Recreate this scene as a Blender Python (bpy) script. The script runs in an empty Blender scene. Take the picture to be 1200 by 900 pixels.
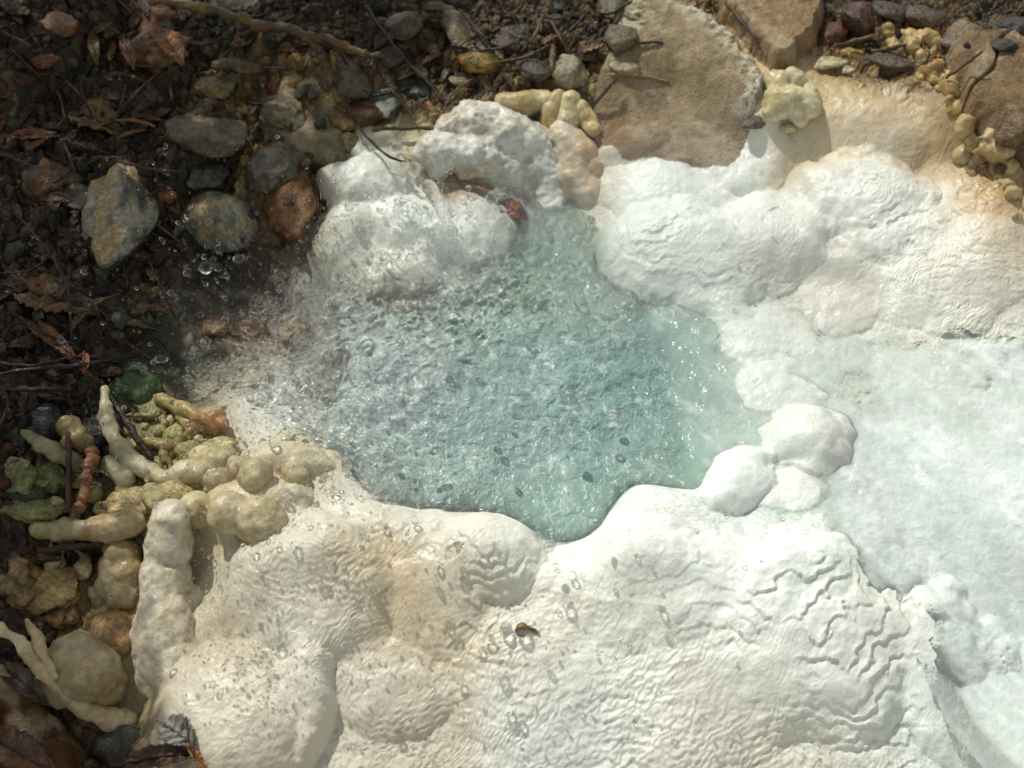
import bpy, bmesh, math, random
import numpy as np
from mathutils import Vector, Matrix, Quaternion

random.seed(7); rng = np.random.default_rng(7)
scene = bpy.context.scene
COL = scene.collection
R = math.radians

# ------------------------------------------------------------------ camera
PITCH = R(50.0); DIST = 2.0; FOC = 60.0
cam_pos = np.array([0.0, -DIST*math.cos(PITCH), DIST*math.sin(PITCH)])
cd = bpy.data.cameras.new('camera'); cam = bpy.data.objects.new('camera', cd)
COL.objects.link(cam); cam.location = cam_pos
cam.rotation_euler = (math.pi/2 - PITCH, 0, 0)
cd.lens = FOC; cd.sensor_width = 36; cd.clip_start = 0.05; cd.clip_end = 200
cd.dof.use_dof = True; cd.dof.focus_distance = 1.93; cd.dof.aperture_fstop = 4.0
scene.camera = cam
FWD = np.array([0.0, math.cos(PITCH), -math.sin(PITCH)])
UPV = np.array([0.0, math.sin(PITCH), math.cos(PITCH)])
FPX = 1200*FOC/36.0

def W(px, py, z=0.0):
    """photo pixel -> point at height z"""
    d = FWD + UPV*((450-py)/FPX) + np.array([1.0, 0, 0])*((px-600)/FPX)
    t = (z-cam_pos[2])/d[2]
    p = cam_pos + d*t
    return p[0], p[1], t/FPX          # x, y, metres per pixel
# ------------------------------------------------------------------ noise
_p = rng.permutation(256).astype(np.int32); PERM = np.concatenate([_p, _p, _p])
_g = rng.normal(size=(256, 3)).astype(np.float32); _g /= np.linalg.norm(_g, axis=1, keepdims=True)
def noise3(x, y, z):
    x = np.asarray(x, np.float32); y = np.asarray(y, np.float32); z = np.asarray(z, np.float32)
    x, y, z = np.broadcast_arrays(x, y, z)
    xi = np.floor(x).astype(np.int32); yi = np.floor(y).astype(np.int32); zi = np.floor(z).astype(np.int32)
    xf = x-xi; yf = y-yi; zf = z-zi
    u = xf*xf*xf*(xf*(xf*6-15)+10); v = yf*yf*yf*(yf*(yf*6-15)+10); w = zf*zf*zf*(zf*(zf*6-15)+10)
    def g(a, b, c):
        h = PERM[PERM[PERM[(xi+a) & 255] + ((yi+b) & 255)] + ((zi+c) & 255)]
        gr = _g[h]
        return gr[..., 0]*(xf-a)+gr[..., 1]*(yf-b)+gr[..., 2]*(zf-c)
    def L(a, b, t): return a+t*(b-a)
    r0 = L(L(g(0,0,0), g(1,0,0), u), L(g(0,1,0), g(1,1,0), u), v)
    r1 = L(L(g(0,0,1), g(1,0,1), u), L(g(0,1,1), g(1,1,1), u), v)
    return L(r0, r1, w)*1.6
def fbm(x, y, z, octv=3, gain=0.5):
    s = 0; a = 1.0
    for i in range(octv):
        s = s + a*noise3(x, y, z); x = x*2.03+5.1; y = y*2.03+1.7; z = z*2.03+3.3; a *= gain
    return s
_vr = rng.random((256, 2)).astype(np.float32)
def voro(x, y, cid=None):
    xi = np.floor(x).astype(np.int32); yi = np.floor(y).astype(np.int32)
    best = np.full(x.shape, 9.0, np.float32); sec = np.full(x.shape, 9.0, np.float32)
    for a in (-1, 0, 1):
        for b in (-1, 0, 1):
            h = PERM[PERM[(xi+a) & 255] + ((yi+b) & 255)]
            dx = xi+a+_vr[h, 0]-x; dy = yi+b+_vr[h, 1]-y
            d = np.sqrt(dx*dx+dy*dy)
            if cid is not None: cid[:] = np.where(d < best, h, cid)
            sec = np.minimum(sec, np.maximum(d, best)); best = np.minimum(best, d)
    return best, sec
def sst(a, b, x):
    t = np.clip((x-a)/(b-a), 0, 1); return t*t*(3-2*t)
def lin(c):
    c = np.asarray(c, float)/255.0
    return np.where(c <= .04045, c/12.92, ((c+.055)/1.055)**2.4)

# ------------------------------------------------------------------ terrain grid
STEP = 0.00135
fx = np.arange(-0.80, 0.80+STEP, STEP); fy = np.arange(-0.56, 0.80+STEP, STEP)
def ext(f):
    k = 0.02*np.cumsum(1.16**np.arange(30))
    return np.concatenate([f[0]-k[::-1], f, f[-1]+k])
gx = ext(fx).astype(np.float32); gy = ext(fy).astype(np.float32)
NX, NY = len(gx), len(gy)
X, Y = np.meshgrid(gx, gy)           # shape NY,NX

# (px, py, z mm) heights of the underlying ground
ZC = [(-60,-40,150),(0,0,120),(200,100,85),(400,50,105),(600,60,100),(100,200,75),(100,300,55),(200,330,28),(280,350,-14),(330,340,-14),(230,430,-12),(300,425,-10),(330,300,6),(0,450,45),
 (100,600,-10),(40,520,10),(0,700,-30),(60,760,-55),(110,700,-60),(0,800,-50),(60,880,-110),(0,900,-120),(900,60,110),(1000,130,92),(1200,100,130),(1120,40,130),(1150,250,75),(1200,330,40),
 (700,60,100),(450,150,62),(520,130,70),(350,170,55),(350,240,40),(450,230,35),(560,200,40),(680,150,55),(760,170,48),(850,250,34),(1000,230,40),(1100,300,28),
 (900,400,6),(1000,420,6),(1100,398,12),(1150,398,13),(1210,402,13),(1270,405,13),(1100,430,2),(1200,455,-6),(1100,550,-13),(1100,620,-20),(1200,620,-22),(1000,560,-4),(900,600,-2),(1100,700,-36),(1200,740,-60),(1040,620,-10),(850,430,-4),(870,480,-4),(815,440,-22),(840,500,-8),(900,430,0),
 (600,400,-70),(700,470,-90),(500,450,-50),(780,430,-45),(770,520,-50),(640,300,-34),(690,370,-44),(645,605,-60),(560,575,-50),(480,560,-34),(530,530,-50),(420,420,-30),(400,480,-25),(460,350,-4),(540,330,-4),(615,245,-6),(660,280,-30),(725,265,30),(705,225,26),(750,320,18),(820,350,12),(790,375,-8),(700,190,34),(560,240,28),(600,215,20),(560,290,16),(500,290,26),
 (430,605,20),(520,628,22),(580,625,24),(636,660,2),(760,622,26),(850,632,14),(930,634,12),(280,500,14),(330,532,18),(370,565,20),(340,440,-6),
 (240,530,8),(180,560,0),(300,650,10),(450,700,0),(650,720,-8),(800,750,-18),(950,750,-26),(1060,720,-32),(300,760,-45),(220,720,-45),(500,850,-85),(700,870,-90),(900,890,-105),(1100,850,-100),(1220,900,-130),(250,850,-85),(400,820,-75),(150,880,-110)]
def gauss_field(ctrl, s_px, vals):
    """normalised gaussian blend on a coarse grid, resampled to the fine one"""
    cx = np.linspace(gx[30]-.02, gx[-31]+.02, 260); cy = np.linspace(gy[30]-.02, gy[-31]+.02, 230)
    CX, CY = np.meshgrid(cx, cy)
    vals = np.asarray(vals, float)
    if vals.ndim == 1: vals = vals[:, None]
    num = np.zeros(CX.shape+(vals.shape[1],)); den = np.zeros(CX.shape)
    for (x, y, s), v in zip(ctrl, vals):
        d2 = (CX-x)**2+((CY-y)*0.85)**2
        sg = s_px*s
        w = np.exp(-d2/(2*sg*sg)) + 2e-5/(1+d2*100)
        num += w[..., None]*v; den += w
    F = num/den[..., None]
    ix = np.clip((gx-cx[0])/(cx[1]-cx[0]), 0, len(cx)-1.001); iy = np.clip((gy-cy[0])/(cy[1]-cy[0]), 0, len(cy)-1.001)
    i0 = ix.astype(int); j0 = iy.astype(int); fx_ = (ix-i0)[None, :, None]; fy_ = (iy-j0)[:, None, None]
    A = F[j0][:, i0]; B = F[j0][:, i0+1]; C = F[j0+1][:, i0]; D = F[j0+1][:, i0+1]
    return ((A*(1-fx_)+B*fx_)*(1-fy_)+(C*(1-fx_)+D*fx_)*fy_).astype(np.float32)
def ctrl_at(pts):
    o = []
    for p in pts:
        x, y, s = W(p[0], p[1], p[2]/1000.0); o.append((x, y, s))
    return o
BASE = gauss_field(ctrl_at(ZC), 34, [p[2]/1000.0 for p in ZC])[..., 0]
BASE_S = gauss_field(ctrl_at(ZC), 72, [p[2]/1000.0 for p in ZC])[..., 0]
_x, _y, _s = W(600, 700, -.01)
_m = np.clip((_y+0.04-Y)/0.08, 0, 1)*np.clip((X+.42)/.1, 0, 1); _m = _m*_m*(3-2*_m)
BASE = BASE*(1-_m)+BASE_S*_m
def base_at(x, y, F=None):
    F = BASE if F is None else F
    i = np.clip(np.searchsorted(gx, x)-1, 0, NX-2); j = np.clip(np.searchsorted(gy, y)-1, 0, NY-2)
    u = (x-gx[i])/(gx[i+1]-gx[i]); v = (y-gy[j])/(gy[j+1]-gy[j])
    return float((F[j,i]*(1-u)+F[j,i+1]*u)*(1-v)+(F[j+1,i]*(1-u)+F[j+1,i+1]*u)*v)

# ---- the mineral mounds: px,py (visual centre), rx, ry, rot deg, height mm, power, label
MOUNDS = [
 (425,212,55,36,-12,26,2.4,'round white mineral knob at the upper left end of the white crust'),
 (480,262,72,44,10,20,2.2,'broad white mineral mound under the splash strands, left of the orange leaf'),
 (402,278,40,46,20,18,2.2,'grooved white mineral mound dropping to the dark water inlet'),
 (560,262,50,46,0,16,2.2,'white mineral mound behind the clear splash strands, below the orange leaf'),
 (455,318,62,26,0,14,2.2,'low cream and white ledge at the back edge of the spray'),
 (747,165,46,30,-10,26,2.4,'small white mineral knob beside the tan slab with crusted edge'),
 (866,190,62,36,8,24,2.2,'white mineral mound below the pale yellow knobs'),
 (780,218,84,40,12,18,2.2,'sloping white mineral mound in the steam above the pool'),
 (796,288,104,62,15,34,2.3,'large white layered mound overhanging the right back edge of the turquoise pool'),
 (900,268,56,64,25,22,2.3,'white mineral mound between the layered mound and the largest rough mound'),
 (938,268,36,40,0,20,2.2,'narrow white mineral knob wedged left of the rough white mound'),
 (1008,222,84,52,4,38,2.5,'large smooth topped white mound against the beige sinter slope'),
 (1052,268,66,40,-10,24,2.3,'rough white mound with scaly rim on the right back bank'),
 (1120,318,104,58,-12,16,2.0,'pale scaly mineral slope with fine ripples above the outflow'),
 (985,345,52,46,-40,12,2.0,'pinkish beige mineral swell at the top of the outflow'),
 (905,390,66,40,20,9,2.0,'low white swell washed by water at the right pool edge'),
 (952,506,52,52,-30,38,2.3,'smooth round white mineral ball shadowed on its right side'),
 (866,550,42,54,38,28,2.3,'smooth white egg shaped mound touching the right edge of the pool'),
 (925,572,44,26,10,8,2.2,'low white swell in front of the smooth round ball'),
 (862,396,64,32,14,15,2.2,'half sunken white lump below the large layered mound at the pool edge'),
 (905,448,62,34,24,13,2.2,'half sunken white lump just above the smooth round ball'),
 (838,352,48,26,20,14,2.2,'small wet white lump under the lip of the large layered mound'),
 (822,472,34,22,60,9,2.0,'low submerged white swell at the right end of the turquoise water'),
 (575,634,62,50,8,24,2.5,'white mound with deep scalloped ledges at the front pool rim'),
 (470,612,84,34,14,12,2.2,'cream white pool rim strewn with wet pebbles of splash water'),
 (745,672,112,68,6,22,2.4,'smooth white mound on the front rim right of the notch'),
 (850,690,70,60,0,12,2.2,'gently ledged white mound in the middle of the front terrace'),
 (962,735,124,102,-10,36,2.6,'largest white dome with stacked curved terrace ledges'),
 (1112,775,66,104,-14,26,2.4,'smooth white mound right of the terraced dome'),
 (1192,835,44,110,-10,22,2.2,'white mound with pitted ledges at the lower right edge'),
 (362,690,104,78,10,36,2.4,'grey cream mound with fine scaly ripples behind the low cone'),
 (492,690,66,68,-5,12,2.2,'tan brown stained hollow swell between the scaly mound and the ledged mound'),
 (446,806,76,50,12,17,2.3,'cream mound in the lower middle below the scaly mound'),
 (250,842,112,84,-12,46,2.5,'large cream mound at the foot of the pillar'),
 (352,800,34,74,-8,40,2.0,'narrow pale cone leaning against the large cream mound'),
 (640,800,130,76,0,10,2.0,'wide cream slope with shallow ripples in the lower middle'),
 (830,820,110,70,0,10,2.0,'cream slope with faint ripples below the terraced dome'),
 (1020,130,84,54,14,14,2.2,'smooth beige sinter tongue below the yellow crust'),
 (1150,235,70,46,38,10,2.0,'beige sinter slope at the right edge beside the yellow hollow'),
 (328,532,56,24,8,22,2.5,'elongated cream lump at the left front corner of the pool'),
 (300,582,62,34,6,24,2.5,'rough cream lump under the elongated lump'),
]
wx = 0.013*fbm(X*13, Y*13, 0.3, 2)+.0045*fbm(X*45, Y*45, 0.9, 2); wy = 0.013*fbm(X*13, Y*13, 7.7, 2)+.0045*fbm(X*45, Y*45, 8.9, 2)
H = np.zeros_like(X); best = np.zeros_like(X); LAB = np.full(X.shape, -1, np.int16)
K = 0.011
for i, (px, py, rx, ry, rot, h, pw, lab) in enumerate(MOUNDS):
    x, y, s = W(px, py, 0)
    for _ in range(6):
        z = base_at(x, y)+h*0.0006; x, y, s = W(px, py, z)
    a = R(-rot); rxm = rx*s*1.07; rym = ry*s*1.20; ex_ = 0.92 if i in (16, 17) else 0.80; wk_ = .8 if i in (16, 17) else 1; K = .026 if i in (16, 17, 18) else .011; h = h*1.4 if i < 5 else h
    dx = X+wx*wk_-x; dy = Y+wy*wk_-y
    u = (dx*math.cos(a)+dy*math.sin(a))/rxm; v = (-dx*math.sin(a)+dy*math.cos(a))/rym
    r = np.sqrt(u*u+v*v)
    d = np.where(r < 1, np.power(np.clip(1-np.power(r, pw), 0, 1), ex_), 0)*(h/1000.0)
    d = d.astype(np.float32)
    upd = d > best; LAB[upd & (d > 0.0025)] = i; best = np.maximum(best, d)
    hh = np.maximum(K-np.abs(H-d), 0)/K
    H = np.where(d > 0, np.maximum(H, d)+hh*hh*K*0.25*sst(0, .006, np.minimum(H, d)), H)
H = BASE+H

# ---- flat topped stones that are part of the bank, from their outlines
def poly_sdf(poly, z):
    P = []
    for (px, py) in poly:
        x, y, s_ = W(px, py, z); P.append((x, y))
    d = np.full(X.shape, 9.0, np.float32); ins = np.zeros(X.shape, bool)
    for (ax, ay), (bx, by) in zip(P, P[1:]+P[:1]):
        ex, ey = bx-ax, by-ay; wx_, wy_ = XW-ax, YW-ay
        t_ = np.clip((wx_*ex+wy_*ey)/(ex*ex+ey*ey), 0, 1)
        d = np.minimum(d, np.hypot(wx_-ex*t_, wy_-ey*t_))
        c1_ = (ay <= YW) & (by > YW) & (ex*(YW-ay)-(XW-ax)*ey > 0); c2_ = (ay > YW) & (by <= YW) & (ex*(YW-ay)-(XW-ax)*ey < 0)
        ins ^= (c1_ | c2_)
    return np.where(ins, d, -d)
XW = X+0.006*fbm(X*22, Y*22, 40.0, 3)+.0016*fbm(X*130, Y*130, 41.0, 2); YW = Y+0.006*fbm(X*22, Y*22, 50.0, 3)+.0016*fbm(X*130, Y*130, 51.0, 2)
SLABS = [
 ([(752,-30),(706,62),(694,118),(730,142),(800,150),(858,156),(884,128),(898,96),(872,58),(835,22),(800,-2)], 112, 12, 0.007, (146,130,100), 'big flat tan slab with a gritty top and pale broken edge'),
 ([(838,-40),(846,8),(882,46),(906,72),(930,62),(958,40),(968,-2),(962,-40)], 132, 34, 0.010, (144,120,88), 'second tan slab at the top edge behind the crusted crack'),
 ([(1102,80),(1110,112),(1128,150),(1160,176),(1204,186),(1240,150),(1228,90),(1180,62),(1128,62)], 108, 26, 0.016, (124,102,72), 'large brown boulder at the right edge split by a crack'),
 ([(-40,790),(20,800),(60,834),(92,862),(100,930),(-40,940)], -84, 30, 0.014, (84,54,28), 'large dark brown rock in the lower left corner'),
 ([(300,128),(330,96),(372,104),(408,140),(402,172),(372,176),(330,160)], 82, 14, 0.012, (130,120,92), 'crusted grey tan rock leading down to the white knob'),
]
SLABM = np.zeros_like(X); SLABC = np.zeros(X.shape+(3,), np.float32)
for k_, (poly, zmm, th, soft, c_, lb_) in enumerate(SLABS):
    sd_ = poly_sdf(poly, zmm/1000.0); m_ = sst(0, soft, sd_)
    top = BASE+(th/1000.0)+0.002*fbm(X*25, Y*25, 60.0+k_, 3)+0.3*(BASE.mean()*0)
    H = np.where(sd_ > 0, np.maximum(H, BASE+(top-BASE)*np.sqrt(m_)), H)
    LAB[sd_ > 0] = 100+k_
    SLABM = np.maximum(SLABM, (sd_ > 0)); SLABC = np.where((sd_ > 0)[..., None], lin(c_)[None, None], SLABC)
    if k_ == 0:
        EDGE = np.exp(-(np.clip(sd_, 0, 1)/0.026)**2)*(sd_ > 0)*((X+Y*1.0) > W(806, 74, .11)[0]+W(806, 74, .11)[1]-.02)
    if k_ == 2:
        ck = np.abs(noise3(X*9, Y*9, 77.0)+.02)*(1/9.); H = H-np.where(sd_ > 0, 0.008*np.exp(-(ck/0.0022)**2), 0)

# ---- masks and colours. px,py,z mm, srgb, ledge, fine scales, rock roughness, wet
CC = [
 (0,0,120,(30,27,20),0,0,1),(120,80,95,(38,30,20),0,0,1),(250,60,95,(44,38,26),0,0,1),(400,30,105,(48,42,30),0,0,1),(550,40,100,(56,46,34),0,0,1),(680,40,100,(62,50,36),0,0,1),(640,100,85,(70,58,42),0,0,1),(500,110,75,(58,50,34),0,0,1),
 (40,250,60,(24,22,17),0,0,1),(200,200,70,(36,32,22),0,0,1),(300,120,75,(92,80,56),0,0,.9),(370,140,65,(120,112,86),0,.1,.8),(340,190,55,(110,92,62),0,0,.8),(350,250,38,(118,84,44),0,0,.4),(320,300,6,(56,44,30),0,0,.4),
 (200,300,30,(30,26,20),0,0,.8),(270,360,-14,(38,36,28),0,0,.2),(330,350,-14,(34,32,26),0,0,.2),(210,420,-10,(66,66,50),0,0,.15),(280,430,-10,(92,82,58),0,0,.15),(310,385,-5,(150,130,108),0,0,.2),(350,400,0,(166,152,132),0,0,.1),(100,370,40,(44,36,22),0,0,1),
 (0,450,40,(28,22,16),0,0,1),(90,470,20,(32,28,20),0,0,1),(200,480,0,(92,88,56),0,0,.3),(60,560,-10,(40,38,26),0,0,.8),(160,540,0,(110,104,66),0,0,.3),(100,650,-40,(36,24,14),0,0,.8),(20,700,-30,(34,26,16),0,0,.8),(120,720,-60,(140,104,62),0,0,.3),(50,780,-55,(60,46,28),0,0,.8),
 (40,860,-100,(48,30,16),0,0,.8),(130,870,-100,(40,32,22),0,0,.6),(150,800,-80,(178,162,126),0,.1,.2),
 (425,212,55,(208,212,196),0,.1,0),(480,250,50,(218,224,212),.1,.2,0),(390,270,40,(206,206,186),.1,.2,0),(400,320,10,(186,186,166),.1,.2,0),(560,270,35,(214,220,208),.1,.2,0),(460,325,15,(200,192,170),.1,.3,0),(520,325,5,(208,210,198),.1,.3,0),
 (500,160,70,(196,180,134),0,0,.1),(540,190,50,(120,88,50),0,0,.3),(620,200,50,(206,196,172),0,0,0),(680,160,60,(206,184,138),0,0,0),(700,190,50,(212,202,178),0,0,0),
 (750,165,65,(220,226,214),.05,.1,0),(860,190,60,(224,229,219),.05,.1,0),(780,220,55,(208,220,210),.1,.2,0),(800,290,50,(218,226,214),.6,.35,0),(900,270,50,(218,222,210),.5,.4,0),(1010,220,70,(226,230,220),.35,.25,0),(1050,270,55,(224,226,212),.7,.6,0),(1120,310,40,(218,216,198),.1,1,0),(1180,330,35,(212,206,186),.1,1,0),
 (1070,235,60,(226,228,216),.2,.6,0),(1160,345,30,(216,210,190),.1,1,0),(1090,345,30,(218,214,196),.1,1,0),(985,345,15,(208,202,182),0,.1,0),(930,330,20,(204,200,184),.1,.4,0),(720,130,75,(150,124,84),0,0,.5),(820,120,75,(160,128,80),0,0,.5),(920,130,85,(200,176,130),0,.1,.1),(980,110,95,(190,166,122),0,.3,.1),(1060,150,85,(196,174,132),0,.25,.05),(1080,190,75,(200,182,144),0,.2,0),(960,165,80,(206,186,146),0,.1,0),
 (1000,60,110,(90,72,50),0,0,.8),(1000,10,130,(56,42,32),0,0,1),(1100,20,130,(72,58,44),0,0,1),(1200,40,140,(60,50,40),0,0,1),(1080,75,110,(88,72,50),0,0,.8),(1150,130,110,(120,98,68),0,0,.7),(1130,190,85,(188,160,112),0,.1,.3),(1190,190,90,(150,122,78),0,0,.5),(1170,210,80,(150,110,56),0,0,.3),(1190,250,60,(196,164,114),0,.1,.2),(1150,260,60,(208,186,146),0,.1,0),(1200,300,45,(206,188,152),0,.4,0),
 (900,400,6,(214,224,214),0,.1,0),(1000,420,6,(214,222,206),0,.1,0),(1100,400,8,(212,212,192),0,.1,0),(1200,420,0,(214,220,206),0,.1,0),(1100,550,-8,(218,232,224),0,.1,0),(1200,650,-25,(220,234,228),0,.1,0),(945,510,30,(220,226,216),0,0,0),(985,545,10,(212,210,198),0,0,0),(860,545,20,(222,230,220),0,0,0),(930,590,10,(222,230,220),0,0,0),
 (600,400,-70,(120,150,138),0,0,0),(700,470,-90,(104,140,130),0,0,0),(500,450,-50,(140,155,145),0,0,0),(780,430,-45,(130,165,150),0,0,0),(640,290,-30,(120,150,128),0,0,0),(650,570,-70,(140,165,150),0,0,0),(400,420,-20,(186,190,182),0,0,0),(330,460,5,(206,208,196),0,0,0),(290,470,12,(210,206,190),0,0,0),
 (430,580,30,(212,205,182),.1,.3,0),(520,595,35,(216,210,188),.3,.5,0),(590,615,45,(222,222,206),.9,.3,0),(560,660,20,(214,206,180),1,.3,0),(640,650,15,(224,224,208),.1,.1,0),(760,620,45,(228,232,220),0,0,0),(760,690,20,(222,222,204),.25,.15,0),(700,720,5,(222,220,200),.25,.4,0),(850,660,25,(224,230,218),.4,.1,0),
 (940,700,15,(222,228,216),1,.1,0),(1000,770,-5,(218,222,208),1,.1,0),(900,800,-30,(222,222,208),.7,.6,0),(1060,760,-10,(214,216,202),1,.2,0),(1110,780,-30,(222,230,218),.1,.05,0),(1150,700,-40,(216,228,222),0,.05,0),(1190,830,-70,(212,214,202),1,.4,0),(1110,880,-90,(216,222,210),.4,.4,0),
 (360,660,40,(208,198,172),.1,.9,0),(370,720,20,(206,196,172),.1,1,0),(300,640,40,(210,198,170),.1,.9,0),(430,650,25,(202,182,142),.1,.5,0),(490,690,10,(202,180,138),.2,.2,0),(460,720,0,(198,176,132),.1,.2,0),(540,720,0,(208,190,152),.6,.4,0),(620,730,-5,(220,212,186),.3,.6,0),(620,790,-35,(218,214,196),.2,.9,0),(750,790,-30,(220,218,202),.35,.8,0),(820,840,-50,(216,210,190),.2,.8,0),(500,800,-40,(206,194,166),.1,.8,0),(440,790,-35,(212,202,178),.1,.5,0),(480,850,-70,(200,186,160),.1,.8,0),(650,880,-90,(212,212,202),.1,.8,0),(900,890,-100,(210,202,176),.3,.7,0),
 (250,830,-50,(210,196,168),.15,.35,0),(330,860,-70,(206,192,164),.1,.4,0),(350,790,-30,(210,202,182),0,.3,0),(270,770,-50,(180,166,140),0,.3,0),(210,700,-30,(200,184,152),0,.2,0),(330,535,35,(198,182,144),0,.1,0),(290,580,25,(196,180,138),0,.3,0),(220,570,5,(180,166,112),0,.1,.1),(250,500,8,(160,146,96),0,0,.2),(260,620,10,(194,178,138),0,.3,0),
 (-100,450,60,(30,25,18),0,0,1),(1320,200,100,(120,100,70),0,0,.8),(1320,500,-10,(214,226,216),0,.1,0),(1300,800,-90,(214,218,206),.5,.4,0),(600,1000,-130,(200,188,160),.2,.7,0),(1000,1000,-150,(206,200,180),.3,.6,0),(200,1000,-140,(150,130,98),0,.2,.4),(-80,900,-110,(44,30,18),0,0,.8),(500,-80,150,(48,40,28),0,0,1),(900,-80,160,(80,64,44),0,0,1),
]
CF = gauss_field(ctrl_at(CC), 30, [tuple(lin(c[3]))+(c[4], c[5], c[6]) for c in CC])
# warp the colour field so that borders are not soft airbrush blobs
def shuf(F, amp, f, seed):
    ddx = amp*fbm(X*f, Y*f, seed, 3); ddy = amp*fbm(X*f, Y*f, seed+9, 3)
    ii = np.clip(np.searchsorted(gx, X+ddx), 0, NX-1); jj = np.clip(np.searchsorted(gy, Y+ddy), 0, NY-1)
    return F[jj, ii]
CFW = shuf(CF, 0.022, 18, 2.0)
LEDGE = np.clip(CF[..., 3], 0, 1); FINE = np.clip(CF[..., 4], 0, 1); ROUGH = np.clip(CFW[..., 5], 0, 1)

# ---- terrace ledges
far = (np.abs(X) > 0.85) | (Y > 0.85) | (Y < -0.62)
n_big = fbm(X*13, Y*13, 1.1, 3)
v1, v1b = voro(X*34+0.25*n_big, Y*34+0.25*n_big)
v2, v2b = voro(X*105+n_big, Y*105+n_big)
t = (H + 0.0060*n_big)/0.0108 + 1.1*v1 + 0.28*v2 + .25*fbm(X*60, Y*60, 93.0, 2)
u = t-np.floor(t)
def riser(u, w):
    lo = 0.12*u/(1-w)
    hi = 0.12+0.88*sst(1-w, 1.0, u)
    return np.where(u < 1-w, lo, hi)
brk = sst(-0.45, 0.2, fbm(X*12, Y*12, 5.0, 2))
H = H + LEDGE*brk*0.0052*(riser(u, 0.13)-u)
t2 = (H+0.004*n_big)/0.0052+0.8*v2+0.5*v1
u2 = t2-np.floor(t2)
H = H + FINE*0.0030*(riser(u2, 0.3)-u2)*(0.35+0.65*brk)
dxr = .35*fbm(X*7, Y*7, 90.0, 2)
ph = (X*(.52+dxr)-Y*(.80-dxr*.4))/0.0078 + H*60 + .9*v2 + .9*fbm(X*30, Y*30, 91.0, 2) + 1.1*v1
up_ = ph-np.floor(ph)
H = H - FINE*0.0029*(riser(up_, 0.35)-up_)*(0.45+0.55*sst(-.4, .3, fbm(X*15, Y*15, 92.0, 2)))
# soft lumps everywhere in the white crust, rock grit elsewhere
crust = (1-ROUGH)
H = H + crust*(0.0016*fbm(X*42, Y*42, 3.1, 2)+0.0004*fbm(X*170, Y*170, 4.4, 2))
ROUGH = np.clip(ROUGH-SLABM*.62, 0, 1)
jx_ = 0.35*fbm(X*80, Y*80, 1.5, 2); jy_ = 0.35*fbm(X*80, Y*80, 6.5, 2)
ID1 = np.zeros(X.shape, np.int32); ID2 = np.zeros(X.shape, np.int32)
gr, gr2 = voro(X*62+jx_, Y*50+jy_, ID1); gs, gs2 = voro(X*150+jx_*2+3, Y*130+jy_*2, ID2)
peb = sst(.02, .35, gr2-gr); peb2 = sst(.02, .4, gs2-gs)
H = H + ROUGH*(.0075*(peb-.5)*_vr[ID1 & 255, 0]+.0026*(peb2-.5)*_vr[ID2 & 255, 1])
H = H + ROUGH*(0.010*fbm(X*26, Y*26, 8.2, 4)+0.0016*fbm(X*150, Y*150, 2.2, 2))
H = np.where(far, H+0.03*fbm(X*2, Y*2, 2.5, 3), H).astype(np.float32)
def ground_z(x, y): return base_at(x, y, H)
def S(px, py, lift=0.0):
    """point seen at a photo pixel, `lift` metres above the ground there"""
    z = 0.03
    for k in range(14):
        x, y, s = W(px, py, z); z = 0.5*z+0.5*(ground_z(x, y)+lift)
    x, y, s = W(px, py, z)
    return Vector((x, y, z)), s

# ---- colour per vertex
cn = fbm(X*30, Y*30, 6.6, 3); cn2 = fbm(X*110, Y*110, 9.1, 2)
RGB = CFW[..., :3]*(1+0.05*cn[..., None]*(1+2.5*ROUGH[..., None])+0.03*cn2[..., None]*(1+5*ROUGH[..., None]))
# ochre stain where the crust is beige, ledge feet mix stain and painted undercut shade
stain = 0.55*np.clip(sst(0.1, 0.9, cn)*(1-ROUGH)*sst(0.62, 0.35, CF[..., 2]), 0, 1)*0.3
for k, c in enumerate(lin((208, 190, 146))): RGB[..., k] = RGB[..., k]*(1-stain)+c*stain
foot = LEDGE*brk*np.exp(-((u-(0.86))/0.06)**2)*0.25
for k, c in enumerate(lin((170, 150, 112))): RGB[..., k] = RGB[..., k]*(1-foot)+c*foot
PALG = np.array([lin(c) for c in [(70,58,36),(96,78,48),(52,46,32),(120,104,70),(84,78,58),(104,72,36),(44,36,24),(134,122,90)]])
c1g = PALG[(ID1*7) % 8]; c2g = PALG[(ID2*5+3) % 8]
gm = np.array([1.18, 1.05, .82])*(.55*c1g+.45*c2g)*(.35+.65*peb*(.4+.6*peb2))[..., None]
lw = np.clip(RGB.mean(-1, keepdims=True)/.045, .35, 2.2)
rw_ = (sst(.3, .8, ROUGH)*.85)[..., None]
RGB = RGB*(1-rw_)+gm*lw*rw_
pk = (SLABM*(1-0.0))[..., None]
_rx, _ry, _rs = W(730, 112, .115); rusty = np.exp(-((X-_rx)**2+(Y-_ry)**2)/(2*.038**2))[..., None]*.9
SLABC = SLABC*(1-rusty)+lin((142, 108, 70))[None, None]*rusty
mot = sst(-.1, .5, fbm(X*28, Y*28, 73.0, 4))[..., None]*.5; SLABC = SLABC*(1-mot)+lin((176,160,130))[None, None]*mot
sc_ = SLABC*(1+0.30*fbm(X*60, Y*60, 70.0, 4)+0.25*sst(.1, .6, fbm(X*16, Y*16, 71.0, 2)))[..., None]
RGB = RGB*(1-pk)+sc_*pk
e_ = (EDGE*sst(-.1, .12, fbm(X*75, Y*75, 72.0, 4)+.25*EDGE-.12))[..., None]
RGB = RGB*(1-e_)+lin((206,198,172))[None, None]*e_
H += (EDGE*0.005*np.clip(fbm(X*80, Y*80, 72.0, 4)+.2, 0, 1)).astype(np.float32)
lum_ = sst(0.25, 0.6, RGB[..., 1])[..., None]
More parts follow.
